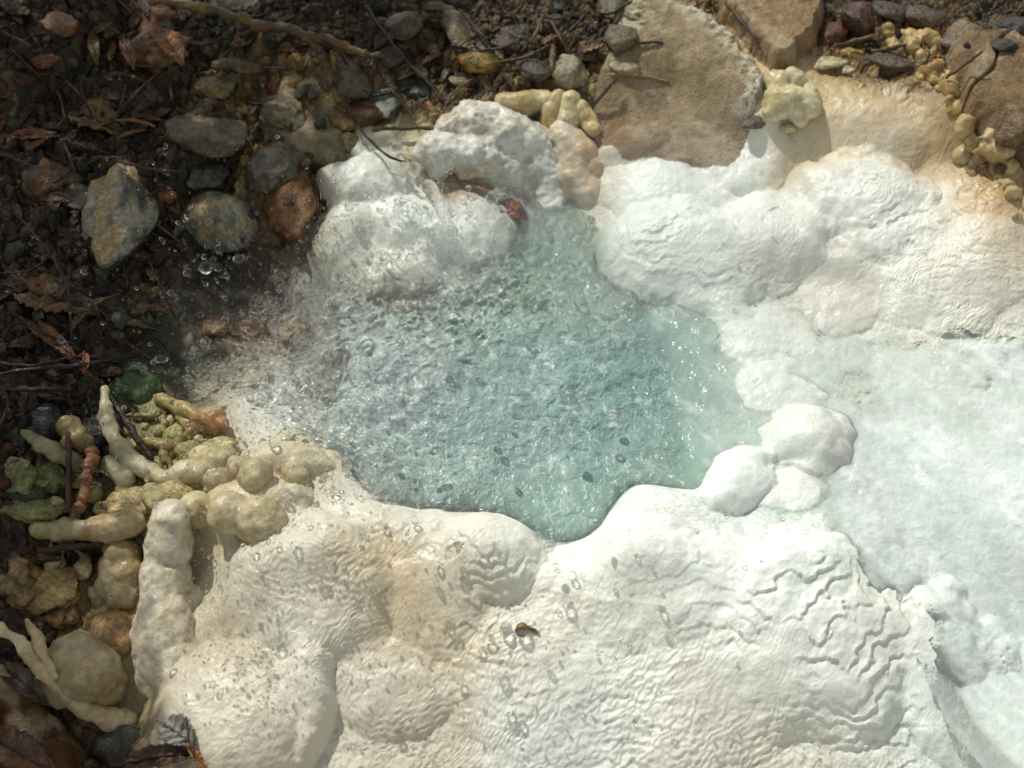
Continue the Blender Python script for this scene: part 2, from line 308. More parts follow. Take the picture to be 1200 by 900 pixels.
gl_ = RGB.mean(-1, keepdims=True); RGB = RGB*(1-.38*lum_)+gl_*np.array([.99, 1.02, .955])*(.38*lum_)
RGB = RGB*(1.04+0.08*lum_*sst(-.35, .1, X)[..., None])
RGB = np.clip(RGB, 0.002, 0.87)

# ------------------------------------------------------------------ material helpers
def new_mat(name):
    m = bpy.data.materials.new(name); m.use_nodes = True
    nt = m.node_tree; nt.nodes.clear()
    return m, nt, nt.nodes, nt.links
def N(nt, typ, **kw):
    n = nt.nodes.new(typ)
    for k, v in kw.items():
        if k in n.inputs: n.inputs[k].default_value = v
        else: setattr(n, k, v)
    return n
def mix_col(nt, fac, a, b, mode='MIX'):
    n = nt.nodes.new('ShaderNodeMix'); n.data_type = 'RGBA'; n.blend_type = mode
    for sock, v in ((n.inputs[0], fac), (n.inputs[6], a), (n.inputs[7], b)):
        if hasattr(v, 'links') or isinstance(v, bpy.types.NodeSocket): nt.links.new(v, sock)
        else: sock.default_value = v
    return n.outputs[2]
def ramp(nt, src, a, b, va=0.0, vb=1.0):
    n = nt.nodes.new('ShaderNodeMapRange'); n.interpolation_type = 'SMOOTHSTEP'
    nt.links.new(src, n.inputs[0]); n.inputs[1].default_value = a; n.inputs[2].default_value = b
    n.inputs[3].default_value = va; n.inputs[4].default_value = vb
    return n.outputs[0]

def mat_attr(name, rough, bumps, spec=0.5, dark=0.0, coat=0.0, grain=(0.85, 1.12), gscale=260, sss=0.0, dirt_shade=None):
    """colour from the vertex attribute x noise, bump from noise"""
    m, nt, nd, lk = new_mat(name)
    out = N(nt, 'ShaderNodeOutputMaterial'); b = N(nt, 'ShaderNodeBsdfPrincipled')
    lk.new(b.outputs[0], out.inputs[0])
    at = N(nt, 'ShaderNodeAttribute', attribute_name='Col')
    tc = N(nt, 'ShaderNodeTexCoord')
    n1 = N(nt, 'ShaderNodeTexNoise', Scale=gscale, Detail=4.0, Roughness=0.65); lk.new(tc.outputs['Object'], n1.inputs['Vector'])
    n2 = N(nt, 'ShaderNodeTexNoise', Scale=gscale*0.2, Detail=3.0); lk.new(tc.outputs['Object'], n2.inputs['Vector'])
    f = ramp(nt, n1.outputs[0], 0.3, 0.7, grain[0], grain[1]); g = ramp(nt, n2.outputs[0], 0.3, 0.7, (grain[0]+1)/2, (grain[1]+1)/2)
    mu = N(nt, 'ShaderNodeMath', operation='MULTIPLY'); lk.new(f, mu.inputs[0]); lk.new(g, mu.inputs[1])
    vm = N(nt, 'ShaderNodeVectorMath', operation='SCALE'); lk.new(at.outputs['Color'], vm.inputs[0]); lk.new(mu.outputs[0], vm.inputs['Scale'])
    if dirt_shade:  # creases browned: some dirt, plus crevice shade painted into the colour
        ge = N(nt, 'ShaderNodeNewGeometry'); pt = ramp(nt, ge.outputs['Pointiness'], dirt_shade[0], dirt_shade[1], dirt_shade[2], 0.0)
        cc = mix_col(nt, pt, vm.outputs[0], dirt_shade[3]); lk.new(cc, b.inputs['Base Color'])
    else: lk.new(vm.outputs[0], b.inputs['Base Color'])
    b.inputs['Roughness'].default_value = rough; b.inputs['Specular IOR Level'].default_value = spec
    rr = ramp(nt, n2.outputs[0], 0.35, 0.65, rough*0.65, min(1, rough*1.25)); lk.new(rr, b.inputs['Roughness'])
    if coat: b.inputs['Coat Weight'].default_value = coat; b.inputs['Coat Roughness'].default_value = 0.12
    if sss:
        b.inputs['Subsurface Weight'].default_value = sss; b.inputs['Subsurface Radius'].default_value = (0.006, 0.005, 0.004); b.inputs['Subsurface Scale'].default_value = 1.0
    last = None
    for sc, dist in bumps:
        nn = N(nt, 'ShaderNodeTexNoise', Scale=sc, Detail=3.0, Roughness=0.6); lk.new(tc.outputs['Object'], nn.inputs['Vector'])
        bp = N(nt, 'ShaderNodeBump', Strength=1.0, Distance=dist); lk.new(nn.outputs[0], bp.inputs['Height'])
        if last: lk.new(last, bp.inputs['Normal'])
        last = bp.outputs[0]
    if last: lk.new(last, b.inputs['Normal'])
    return m
M_CRUST = mat_attr('mineral_crust', 0.42, [(110, .0009), (420, .0005)], spec=0.4, grain=(0.95, 1.04), gscale=300, dirt_shade=(.44, .495, .2, (.50, .42, .28, 1)))
M_GROUND = mat_attr('ground', 0.5, [(120, .0012), (420, .0008)], spec=0.3, grain=(0.82, 1.10))
M_ROCK = mat_attr('wet_rock', 0.42, [(90, .004), (350, .0015)], spec=0.4, grain=(0.55, 1.3), gscale=160)
M_SLAB = mat_attr('gritty_rock', 0.8, [(130, .005), (600, .0022)], spec=0.25, grain=(0.72, 1.18), gscale=420)
M_CORAL = mat_attr('sinter', 0.4, [(70, .0018), (300, .0007)], spec=0.4, grain=(0.70, 1.05), gscale=120, dirt_shade=(.40, .505, .8, (.16, .11, .05, 1)))
M_LEAF = mat_attr('dead_leaf', 0.45, [(140, .003)], spec=0.4, grain=(0.5, 1.35), gscale=150)
M_TWIG = mat_attr('twig_bark', 0.5, [(200, .003)], spec=0.4, grain=(0.6, 1.3), gscale=240)

def m_water():
    m, nt, nd, lk = new_mat('spring_water')
    out = N(nt, 'ShaderNodeOutputMaterial')
    b = N(nt, 'ShaderNodeBsdfPrincipled', Roughness=0.13, IOR=1.33)
    at = N(nt, 'ShaderNodeAttribute', attribute_name='Col'); al = N(nt, 'ShaderNodeAttribute', attribute_name='cover')
    tc = N(nt, 'ShaderNodeTexCoord')
    nz = N(nt, 'ShaderNodeTexNoise', Scale=150.0, Detail=5.0, Roughness=0.7, Distortion=1.5); lk.new(tc.outputs['Object'], nz.inputs['Vector'])
    rip = N(nt, 'ShaderNodeAttribute', attribute_name='ripple')
    foam_glint = ramp(nt, nz.outputs[0], 0.61, 0.69, 0, 0.9)  # white specks: froth together with painted sun glints
    dk0 = ramp(nt, nz.outputs[0], 0.30, 0.5, 0.80, 1.12)
    rp_ = ramp(nt, rip.outputs['Fac'], .45, .95, 0.0, 1.0)
    dm = N(nt, 'ShaderNodeMix'); dm.inputs[2].default_value = 1.02; lk.new(rp_, dm.inputs[0]); lk.new(dk0, dm.inputs[3]); dk = dm.outputs[0]
    fm_ = N(nt, 'ShaderNodeMath', operation='MULTIPLY'); lk.new(foam_glint, fm_.inputs[0]); lk.new(ramp(nt, rip.outputs['Fac'], .45, .95, .12, 1.0), fm_.inputs[1]); foam_glint = fm_.outputs[0]
    vm = N(nt, 'ShaderNodeVectorMath', operation='SCALE'); lk.new(at.outputs['Color'], vm.inputs[0]); lk.new(dk, vm.inputs['Scale'])
    c = mix_col(nt, foam_glint, vm.outputs[0], (0.80, 0.86, 0.83, 1))
    lk.new(c, b.inputs['Base Color'])
    last = None
    for sc, dist in ((65, .0065), (210, .0013)):
        nn = N(nt, 'ShaderNodeTexNoise', Scale=sc, Detail=3.0, Roughness=0.6, Distortion=0.6); lk.new(tc.outputs['Object'], nn.inputs['Vector'])
        bp = N(nt, 'ShaderNodeBump', Strength=1.0, Distance=dist); lk.new(nn.outputs[0], bp.inputs['Height']); lk.new(rip.outputs['Fac'], bp.inputs['Strength'])
        if last: lk.new(last, bp.inputs['Normal'])
        last = bp.outputs[0]
    lk.new(last, b.inputs['Normal'])
    tr = N(nt, 'ShaderNodeBsdfTransparent', Color=(0.985, 0.995, 0.99, 1))
    gl = N(nt, 'ShaderNodeBsdfGlossy', Roughness=0.17); lk.new(last, gl.inputs['Normal'])
    fr = N(nt, 'ShaderNodeFresnel', IOR=1.33); lk.new(last, fr.inputs['Normal'])
    clear = N(nt, 'ShaderNodeMixShader'); lk.new(fr.outputs[0], clear.inputs[0]); lk.new(tr.outputs[0], clear.inputs[1]); lk.new(gl.outputs[0], clear.inputs[2])
    ad = N(nt, 'ShaderNodeMath', operation='MULTIPLY_ADD', use_clamp=True)
    lk.new(foam_glint, ad.inputs[0]); ad.inputs[1].default_value = 0.45; lk.new(al.outputs['Fac'], ad.inputs[2])
    mx = N(nt, 'ShaderNodeMixShader'); lk.new(ad.outputs[0], mx.inputs[0]); lk.new(clear.outputs[0], mx.inputs[1]); lk.new(b.outputs[0], mx.inputs[2])
    lk.new(mx.outputs[0], out.inputs[0])
    return m
M_WATER = m_water()
def m_drop():
    m, nt, nd, lk = new_mat('clear_water')
    out = N(nt, 'ShaderNodeOutputMaterial')
    b = N(nt, 'ShaderNodeBsdfPrincipled', Roughness=0.0, IOR=1.33)
    b.inputs['Base Color'].default_value = (0.97, 0.99, 0.98, 1); b.inputs['Transmission Weight'].default_value = 1.0
    tr = N(nt, 'ShaderNodeBsdfTransparent'); mx = N(nt, 'ShaderNodeMixShader'); mx.inputs[0].default_value = .82
    lk.new(tr.outputs[0], mx.inputs[1]); lk.new(b.outputs[0], mx.inputs[2]); lk.new(mx.outputs[0], out.inputs[0])
    return m
M_DROP = m_drop()
M_SPRAY = m_drop(); M_SPRAY.name = 'spray_water'
for n_ in M_SPRAY.node_tree.nodes:
    if n_.type == 'MIX_SHADER': n_.inputs[0].default_value = .5

# ------------------------------------------------------------------ object helpers
def tag(o, label=None, cat=None, group=None, kind=None):
    if label: o['label'] = label
    if cat: o['category'] = cat
    if group: o['group'] = group
    if kind: o['kind'] = kind
    return o
def np_mesh(name, V, F, C=None, smooth=True):
    me = bpy.data.meshes.new(name)
    V = np.asarray(V, np.float32); F = np.asarray(F, np.int32); k = F.shape[1]
    me.vertices.add(len(V)); me.vertices.foreach_set('co', V.ravel())
    me.loops.add(F.size); me.loops.foreach_set('vertex_index', F.ravel())
    me.polygons.add(len(F)); me.polygons.foreach_set('loop_start', np.arange(0, F.size, k, dtype=np.int32))
    me.polygons.foreach_set('loop_total', np.full(len(F), k, np.int32))
    me.polygons.foreach_set('use_smooth', np.full(len(F), smooth))
    me.update(calc_edges=True)
    if C is not None: set_col(me, C)
    return me
def set_col(me, C):
    C = np.asarray(C, np.float32)
    if C.ndim == 1: C = np.tile(C, (len(me.vertices), 1))
    a = me.color_attributes.new('Col', 'FLOAT_COLOR', 'POINT')
    a.data.foreach_set('color', np.concatenate([C[:, :3], np.ones((len(C), 1), np.float32)], 1).ravel())
def as_part(child, parent):
    child.parent = parent; child.matrix_parent_inverse = parent.matrix_basis.inverted()
    for k in ('category', 'group'):
        if k in child: del child[k]
    return child
def link(name, me, mat, loc=(0, 0, 0), parent=None):
    o = bpy.data.objects.new(name, me); COL.objects.link(o); o.location = loc
    if mat and not me.materials: me.materials.append(mat)
    if parent: o.parent = parent
    return o

# ------------------------------------------------------------------ ground and mounds
dzx = np.gradient(H, gx, axis=1); dzy = np.gradient(H, gy, axis=0)
NRM = np.stack([-dzx, -dzy, np.ones_like(H)], -1); NRM /= np.linalg.norm(NRM, axis=-1, keepdims=True)
idx = np.arange(NX*NY).reshape(NY, NX)
quads = np.stack([idx[:-1, :-1], idx[:-1, 1:], idx[1:, 1:], idx[1:, :-1]], -1).reshape(-1, 4)
fl = LAB[:-1, :-1].reshape(-1)
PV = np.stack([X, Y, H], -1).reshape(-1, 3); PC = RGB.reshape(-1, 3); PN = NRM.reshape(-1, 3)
def patch(name, sel, mat, origin=None):
    q = quads[sel]; used = np.unique(q); rm = np.zeros(NX*NY, np.int32); rm[used] = np.arange(len(used))
    V = PV[used].copy()
    o3 = np.zeros(3)
    if origin is not None: o3 = np.array([V[:, 0].mean(), V[:, 1].mean(), V[:, 2].min()]); V = V-o3
    me = np_mesh(name, V, rm[q], PC[used])
    me.normals_split_custom_set_from_vertices(PN[used])
    return link(name, me, mat, o3)
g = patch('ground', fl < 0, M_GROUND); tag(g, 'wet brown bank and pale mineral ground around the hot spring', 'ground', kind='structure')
for i, mnd in enumerate(MOUNDS):
    sel = fl == i
    if sel.sum() < 50: print('EMPTY MOUND', i); continue
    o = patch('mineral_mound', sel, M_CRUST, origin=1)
    tag(o, mnd[7], 'mineral mound', 'white and cream mineral mounds around the pool')

SLABO = []
for k_, sl in enumerate(SLABS):
    SLABO.append(patch('rock_slab', fl == 100+k_, M_SLAB, origin=1)); tag(SLABO[-1], sl[5], 'rock', 'stones on the wet bank')
# ------------------------------------------------------------------ water
WC = [(600,400,4),(700,470,0),(780,430,0),(650,590,0),(640,280,6),(500,430,54),(430,425,54),(380,430,40),(340,470,8),(560,350,12),(460,340,16),(470,500,20),(385,370,14),(850,450,1),(900,560,2),
 (860,390,6),(900,400,9),(930,420,9),(1000,450,8),(1000,400,9),(1080,400,8),(1200,420,3),(1060,520,2),(1150,560,-3),(1200,620,-14),(1040,600,-1),(980,600,4),(930,620,7),(1100,620,-8),(1100,680,-24),(1150,720,-42),(1200,760,-60),(250,400,-6),(320,350,-6),(220,440,-7),(300,440,-6),(1300,700,-45),(1300,500,-5)]
WC += [(480,540,6),(410,520,6),(560,500,14),(560,430,26),(620,470,8),(620,400,12),(540,560,5),(690,360,4)]
WZ = gauss_field(ctrl_at(WC), 44, [p[2]/1000.0 for p in WC])[..., 0]
# (px,py,z, colour, cover, choppiness, present)
WK = [(330,335,-8,(34,32,26),.02,.2,1),(290,320,-8,(34,32,26),.02,.2,1),(830,420,0,(176,206,194),.6,.5,1),(600,420,0,(130,156,148),1,1,1),(700,470,0,(124,152,146),1,1,1),(775,440,0,(120,152,145),.9,.8,1),(640,280,5,(132,158,146),.8,.5,1),(700,320,2,(140,164,154),.85,.8,1),(660,600,0,(138,165,156),.95,.4,1),(760,540,0,(136,164,155),.9,.5,1),(560,520,4,(138,160,153),.95,.7,1),
 (480,420,20,(150,164,160),.85,1.3,1),(430,380,15,(156,168,164),.75,1.6,1),(440,480,15,(150,166,161),.85,1.1,1),(380,440,12,(164,174,170),.6,1.5,1),(380,360,8,(160,164,156),.45,1.8,1),(340,470,8,(190,198,192),.4,1.4,1),(520,340,12,(156,168,158),.65,1.6,1),(590,330,10,(140,164,146),.7,1.6,1),(470,325,12,(180,186,178),.35,1.8,1),(560,380,12,(144,164,156),.9,1.5,1),
 (850,460,0,(196,220,208),.55,.6,1),(850,400,4,(206,224,214),.4,.8,1),(900,450,4,(226,240,234),.8,.5,1),(940,400,6,(232,242,236),.8,.8,1),(830,590,0,(160,192,174),.7,.3,1),(900,600,3,(186,210,196),.45,.3,1),
 (1000,450,5,(228,237,230),.92,.6,1),(1100,450,4,(222,234,218),.92,.4,1),(1200,440,0,(222,234,224),.92,.5,1),(1080,550,-2,(228,239,233),.92,.7,1),(1180,580,-12,(230,241,236),.92,.6,1),(1050,620,-10,(228,237,233),.85,.9,1),(1120,700,-36,(226,236,233),.75,.7,1),(1190,720,-50,(226,236,233),.75,.5,1),(1180,800,-70,(220,228,224),.3,.5,1),
 (270,360,-8,(44,42,34),.05,.2,1),(210,430,-8,(70,70,52),.1,.2,1),(320,420,-6,(110,104,80),.12,.4,1),(330,370,-6,(60,56,46),.1,.4,1)]
wk = ctrl_at(WK)
WF = gauss_field(wk, 30, [tuple(lin(c[3]))+(c[4], c[5]) for c in WK])
presence = np.zeros_like(X)
for (x, y, s), c in zip(wk, WK): presence = np.maximum(presence, np.exp(-((X-x)**2+((Y-y)*.85)**2)/(2*(46*s)**2)))
def pin(poly):
    d = poly_sdf(poly, 0.0); return d
MSK = np.maximum(pin([(205,460),(190,400),(235,335),(330,345),(365,325),(410,338),(470,330),(520,345),(580,318),(588,250),(640,215),(715,240),(760,330),(880,380),(930,360),(1010,400),(1120,398),(1230,392),(1330,420),(1330,760),(1215,800),(1125,800),(1060,720),(985,640),(960,600),(900,640),(800,650),(640,680),(480,640),(400,600),(300,500)]), -1)
presence = sst(-0.004, 0.004, MSK)
FPOLY = [(1012,600),(1040,650),(1078,700),(1095,760),(1140,840),(1210,900),(1330,900),(1330,600),(1330,440),(1250,420),(1150,408),(1060,412),(1000,430),(1008,470),(1030,520),(1020,560)]
FSD = poly_sdf(FPOLY, -.02); FM = sst(-.022, .03, FSD); presence = np.maximum(presence, (FM > .01)*1.0)
chop = WF[..., 4]

su = X*.75+Y*.66; sv = -X*.66+Y*.75
sw = WZ + chop*((0.0050*fbm(X*24, Y*24, 12.0, 3) + 0.0016*fbm(X*75+.3*su*40, Y*75, 3.0, 3))*(1-.45*sst(.28, .5, WF[..., 1])) + 0.0004*fbm(X*260, Y*260, 1.0, 2))
spl = sst(1.0, 1.7, chop)                                  # torn splash crests on the left
tear = fbm(su*50, sv*85, 21.0, 3)
sw += spl*0.011*np.clip(tear, 0, 1)
film = H-.0014+.0030*FM+.0012*fbm(X*26+Y*10, Y*34, 66.0, 3)
sw = np.where(FM > 0.01, np.maximum(sw, film), sw)
depth = sw-H
cov = np.clip(WF[..., 3]*(1-np.exp(-np.clip(depth, 0, 1)/(0.024-.019*sst(.28, .5, WF[..., 1])-.012*sst(1.0, 1.5, chop)))), 0, 1)
WFM = FM
cov = np.maximum(cov, .75*sst(.45, 1, FM)*sst(0, .0015, depth))
cov = cov*(1-0.35*spl*sst(-0.2, 0.5, fbm(X*30, Y*30, 31.0, 2)))
fm = sst(0.25, 0.9, fbm(X*9-Y*6, Y*9+X*5, 14.0, 4))*np.clip(WF[..., 1]*1.5-0.3, 0, 1)
WRGB = shuf(WF, 0.015, 20, 4.0)[..., :3]*(1+0.12*fbm(X*24, Y*24, 11.0, 3))[..., None]
fa = X*.72-Y*.69; fc = X*.69+Y*.72
strk = sst(0.0, .7, fbm(fa*16+fc*4, fc*48, 61.0, 4)); out_ = sst(.3, .55, WF[..., 1])
swirl = sst(.05, .22, .22-np.abs(fbm(X*20+2*fbm(X*9, Y*9, 3., 2), Y*20, 63.0, 2)))*.16*sst(-.1, .4, fbm(X*8, Y*8, 64.0, 2))
fmk = np.clip(out_*strk*.5+swirl+.75*spl*sst(.30, .75, tear)+.35*sst(.5, 1.0, chop)*(1-spl)*sst(.35, .8, fbm(X*48+Y*20, Y*60, 99.0, 4))+.2*spl*sst(.3, .9, fbm(X*70, Y*70, 65.0, 3)), 0, .9)[..., None]
WRGB = WRGB*(1-fmk)+np.array([.78, .84, .81])*fmk; cov = np.clip(cov+fmk[..., 0]*.3*(depth > 0), 0, 1)
fw = (.8*sst(.2, 1, WFM))[..., None]; WRGB = WRGB*(1-fw)+np.array([.81, .88, .82])*(1+.13*fbm(fa*7+.8*fbm(X*10, Y*10, 5., 2), fc*20, 67.0, 3))[..., None]*fw
okv = (presence > 0.35) & (depth > -0.004) & ~far
fo = okv[:-1, :-1] & okv[1:, 1:] & okv[1:, :-1] & okv[:-1, 1:]
q = quads[fo.reshape(-1)]; used = np.unique(q); rm = np.zeros(NX*NY, np.int32); rm[used] = np.arange(len(used))
wv = np.stack([X, Y, sw], -1).reshape(-1, 3)[used]
wm = np_mesh('water', wv, rm[q], np.clip(WRGB.reshape(-1, 3)[used], 0, .9))
a = wm.attributes.new('ripple', 'FLOAT', 'POINT'); a.data.foreach_set('value', (1-.72*sst(.28, .5, WF[..., 1])).reshape(-1)[used].astype(np.float32))
a = wm.attributes.new('cover', 'FLOAT', 'POINT'); a.data.foreach_set('value', cov.reshape(-1)[used].astype(np.float32))
wo = link('water', wm, M_WATER); tag(wo, 'milky turquoise spring water in the pool and pale outflow', 'water', kind='structure')
SW = sw
def surf_z(x, y): return max(ground_z(x, y), base_at(x, y, WZ) if base_at(x, y, presence) > .35 else -9)

# ------------------------------------------------------------------ rocks
_ico = {}
def ico(n):
    if n not in _ico:
        bm = bmesh.new(); bmesh.ops.create_icosphere(bm, subdivisions=n, radius=1.0)
        _ico[n] = (np.array([v.co for v in bm.verts]), np.array([[v.index for v in f.verts] for f in bm.faces])); bm.free()
    return _ico[n]
def rock_mesh(name, rx, ry, rz, seed, c1, c2, ang=0.5, sub=4, cap=None, lump=0.16):
    lump = lump*1.25+.03
    V, F = ico(sub); V = V.copy().astype(np.float32); r = np.random.default_rng(seed)
    V *= (1+lump*fbm(V[:,0]*1.3+seed, V[:,1]*1.3, V[:,2]*1.3, 3)+0.02*noise3(V[:,0]*9+seed, V[:,1]*9, V[:,2]*9))[:, None]
    for k in range(int(4+ang*12)):
        n = r.normal(size=3); n /= np.linalg.norm(n); d = r.uniform(0.62, 0.95) if ang > .3 else r.uniform(.85, 1)
        e = V@n-d; m = e > 0; V[m] -= (n[None]*e[m][:, None])*0.9
    V *= (1+0.018*fbm(V[:,0]*6+seed, V[:,1]*6, V[:,2]*6, 2))[:, None]
    nn = fbm(V[:,0]*2.2+seed*1.7, V[:,1]*2.2, V[:,2]*2.2, 3)
    k = sst(-0.15, 0.25, nn)[:, None]
    C = lin(c1)[None]*(1-k)+lin(c2)[None]*k
    if cap is not None:
        nn2 = fbm(V[:,0]*1.6+seed, V[:,1]*1.6+5, V[:,2]*1.6, 3); k2 = (sst(0.2, 0.4, nn2+V[:,2]*0.55))[:, None]
        C = C*(1-k2)+lin(cap)[None]*k2
    V = V*np.array([rx, ry, rz])
    return np_mesh(name, V, F, C)
ROCKG = {}
def rock(px, py, rx, ry, rot, c1, c2, label, ang=.5, cap=None, name='rock', cat='rock', group='stones on the wet bank', tall=0.7, sub=4, lift=0.08, mat=None, lump=.16, tilt=None):
    p, s = S(px, py, 0.0)
    rz = min(rx, ry)*s*tall
    p, s = S(px, py, rz*lift)
    me = rock_mesh(name, rx*s, ry*s*1.18, rz, int(px*7+py*13), c1, c2, ang, sub, cap, lump)
    o = link(name, me, mat or M_ROCK, p)
    tl = tilt if tilt is not None else (random.uniform(-8, 8), random.uniform(-8, 8))
    o.rotation_euler = (R(tl[0]), R(tl[1]), R(-rot))
    return tag(o, label, cat, group)
DK=(44,38,28); BR=(86,64,40); GY=(104,102,90); TN=(150,128,90); PL=(154,154,136); OR=(146,78,30); RD=(100,50,26)
rock(143,248,38,74,-6,(138,136,118),(74,74,64),'tall pale blue grey stone with a tan patch, standing left of the white crust',.45,cap=(162,140,100),tall=.9,lump=.2)
rock(260,258,50,42,-10,(100,104,86),(142,146,126),'pale grey green stone with a tan cap above the dark inlet',.5,cap=(158,142,108),tall=.8)
rock(318,200,32,30,0,(112,106,90),(80,72,58),'small brown grey stone between the pale stone and white knob',.3,tall=.8)
rock(243,160,52,38,15,(108,96,70),(76,66,48),'rough tan rock with layered crust above the pale stone',.9,tall=.6)
rock(240,205,28,20,-10,(78,78,66),(58,54,42),'flat grey stone touching the rough tan rock')
rock(95,232,28,24,20,(74,62,44),(48,42,34),'brown grey stone left of the tall pale stone',.7)
rock(55,214,30,26,-10,(98,66,34),(60,46,28),'crumbly brown lump at the left edge of the tall stone group',.3,lump=.35)
rock(185,62,40,30,0,(124,92,54),(90,68,42),'large orange brown crusted lump in the upper left',.2,lump=.45,tall=.9)
rock(178,30,24,22,30,(120,72,38),(92,60,36),'rusty orange knob behind the large crusted lump',.4,lump=.4)
rock(70,32,26,18,15,(120,76,42),(104,80,52),'rust orange flat stone in the upper left corner',.8)
rock(50,72,20,10,0,(112,60,28),(70,44,24),'small rusty pebble below the orange flat stone',.5)
rock(343,93,13,11,0,(150,132,84),(134,114,70),'smooth yellow pebble beside its rough twin',.05,sub=3)
rock(362,98,14,14,0,(134,116,76),(104,88,58),'rough yellow pebble right of the smooth one',.6,sub=3)
rock(282,80,34,20,10,(116,96,60),(88,72,46),'tan crusted stone above the layered rock',.5,lump=.35)
rock(250,104,26,14,25,(128,106,66),(100,80,48),'yellow brown crust lump below the tan crusted stone',.3,lump=.35)
rock(330,132,34,24,30,(126,116,86),(96,86,62),'grey tan crusted rock sloping toward the white knob',.8,lump=.3)
rock(346,236,34,44,10,(124,86,42),(92,60,30),'wet orange brown rock against the left side of the white crust',.2,lump=.3,tall=.6)
rock(195,228,12,9,0,(128,76,42),(104,60,36),'tiny orange pebble between two pale stones',.3,sub=3)
rock(665,86,22,21,0,(152,142,114),(134,122,96),'round pale pebble alone on the dark litter at top centre',.15,sub=4,tall=.8)
rock(628,82,22,17,10,(82,74,58),(66,58,46),'dark grey stone left of the round pale pebble',.8)
rock(414,92,26,32,-15,(98,88,66),(82,74,56),'tall tan stone under the branch end',.9)
rock(452,124,30,24,20,(112,110,94),(90,86,70),'blue grey stone with rusty side',.7,cap=(124,128,112))
rock(425,134,24,18,10,(98,66,44),(80,54,36),'red brown stone left of the blue grey stone',.6)
rock(402,142,20,15,0,(110,88,50),(90,70,40),'ochre stone beside the red brown one',.4)
rock(487,108,18,17,0,(88,94,84),(70,72,64),'small slate grey stone behind the blue grey one',.8)
rock(535,34,17,32,-15,(112,98,66),(88,74,50),'upright angular tan stone at top centre',1)
rock(562,72,30,20,35,(134,98,34),(96,84,34),'ochre yellow stone with mossy side',.8)
rock(472,32,24,22,0,(82,74,56),(64,58,44),'grey brown stone near the top edge left of the upright one',.8)
rock(540,96,17,8,15,(140,128,98),(120,106,80),'small pale flat pebble above the white lump',.5,sub=3)
rock(508,58,20,8,25,(126,110,80),(108,92,66),'pale chip leaning by the ochre stone',.9,sub=3)
rock(508,14,30,13,20,(92,84,52),(72,64,42),'olive brown stone at the top edge',.7)
rock(600,50,28,17,10,(66,50,36),(52,40,30),'dark brown slab of stone at top centre',.9)
rock(640,30,26,16,-10,(78,52,38),(58,42,32),'dark reddish stone near the top edge',.8)
rock(716,12,18,20,10,(110,100,80),(92,82,64),'grey stone at the top edge left of the big slab',.8)
rock(728,44,20,22,30,(112,96,70),(92,78,56),'tan stone leaning on the big slab',.7)
rock(732,80,20,9,5,(168,156,126),(146,130,98),'pale crusted chip on the edge of the big slab',.5,sub=3)
rock(405,166,18,13,0,(120,104,68),(98,84,56),'tan pebble above the round white knob',.4)
rock(456,66,20,16,40,(80,72,56),(62,56,44),'dull brown stone beneath the branch tip',.7)
rock(690,62,16,13,0,(78,66,50),(60,52,40),'small dark stone between round pebble and big slab',.7)
# big slabs
rock(995,64,18,9,12,(182,162,92),(160,138,78),'yellow oval pebble at the top of the beige tongue',.2,sub=3,tall=.8)
rock(962,74,30,9,4,(190,176,140),(170,154,116),'pale flat stone left of the yellow oval pebble',.5)
rock(992,82,10,7,0,(206,192,160),(190,176,140),'tiny pale pebble below the yellow oval one',.2,sub=3)
rock(921,150,13,8,5,(196,180,140),(180,164,124),'small cream pebble at the foot of the yellow knobs',.1,sub=3)
rock(884,142,20,10,-20,(96,84,60),(76,64,46),'dark wet stone tucked under the slab corner',.4)
rock(1052,72,34,18,5,(92,76,56),(72,62,52),'dark flat stone inside the yellow crust loop',.6,tall=.4)
rock(1132,48,36,24,5,(124,102,76),(104,86,64),'brown grey boulder near the top right corner',.8)
rock(1085,22,30,17,0,(92,72,56),(70,58,48),'purplish brown stone at the top right',.7)
rock(1010,22,26,22,0,(78,52,34),(60,44,34),'dark rusty stone right of the second slab',.8)
rock(1045,14,24,16,10,(82,68,54),(64,54,46),'dark grey stone at the top edge on the right',.8)
rock(1188,38,26,26,0,(58,50,42),(44,40,34),'dark boulder in the top right corner',.7)
rock(1188,150,26,30,20,(112,90,60),(88,74,50),'brown boulder at the right edge under the big one',.6)
rock(975,42,18,22,20,(110,66,36),(76,54,36),'rust stained stone against the second slab',.7)
# left middle
rock(158,436,17,12,0,(158,170,160),(130,140,130),'small bluish white stone behind the mossy stone',.3)
ms_ = rock(158,462,31,27,35,(84,92,58),(60,68,40),'green mossy stone at the head of the cream fingers',.15,cap=(60,82,44),tall=.9,lump=.2)
rock(178,478,26,20,0,(146,140,90),(126,122,76),'olive cream stone below the mossy stone',.1)
rock(52,492,25,24,0,(62,68,66),(46,50,50),'slate grey stone among the left twigs',.6)
rock(110,506,19,21,0,(44,42,36),(30,28,26),'black wet stone beside the cream trunk',.3)
rock(24,562,20,17,0,(120,124,72),(96,100,58),'yellow green lump at the left edge',.3,lump=.3)
rock(58,560,22,16,10,(116,124,68),(90,98,52),'lime green lump right of its paler neighbour',.3,lump=.3)
rock(40,596,40,15,5,(136,136,86),(108,112,64),'flat yellow green crust by the thick horizontal tube',.2,lump=.25)
rock(20,545,18,10,20,(156,142,110),(130,116,84),'small cream crumb above the green lumps',.5,sub=3)
rock(30,575,30,14,0,(60,50,36),(40,34,26),'dark stone under the green lumps',.6)
rock(22,682,28,30,0,(140,116,74),(96,80,52),'speckled tan lump at the left edge',.2,lump=.35)
rock(62,690,34,28,10,(168,142,92),(132,112,70),'smooth tan lump right of the speckled one',.1,lump=.3)
rock(70,722,26,14,10,(136,100,58),(108,76,44),'brown underside lump below the smooth tan lump',.3)
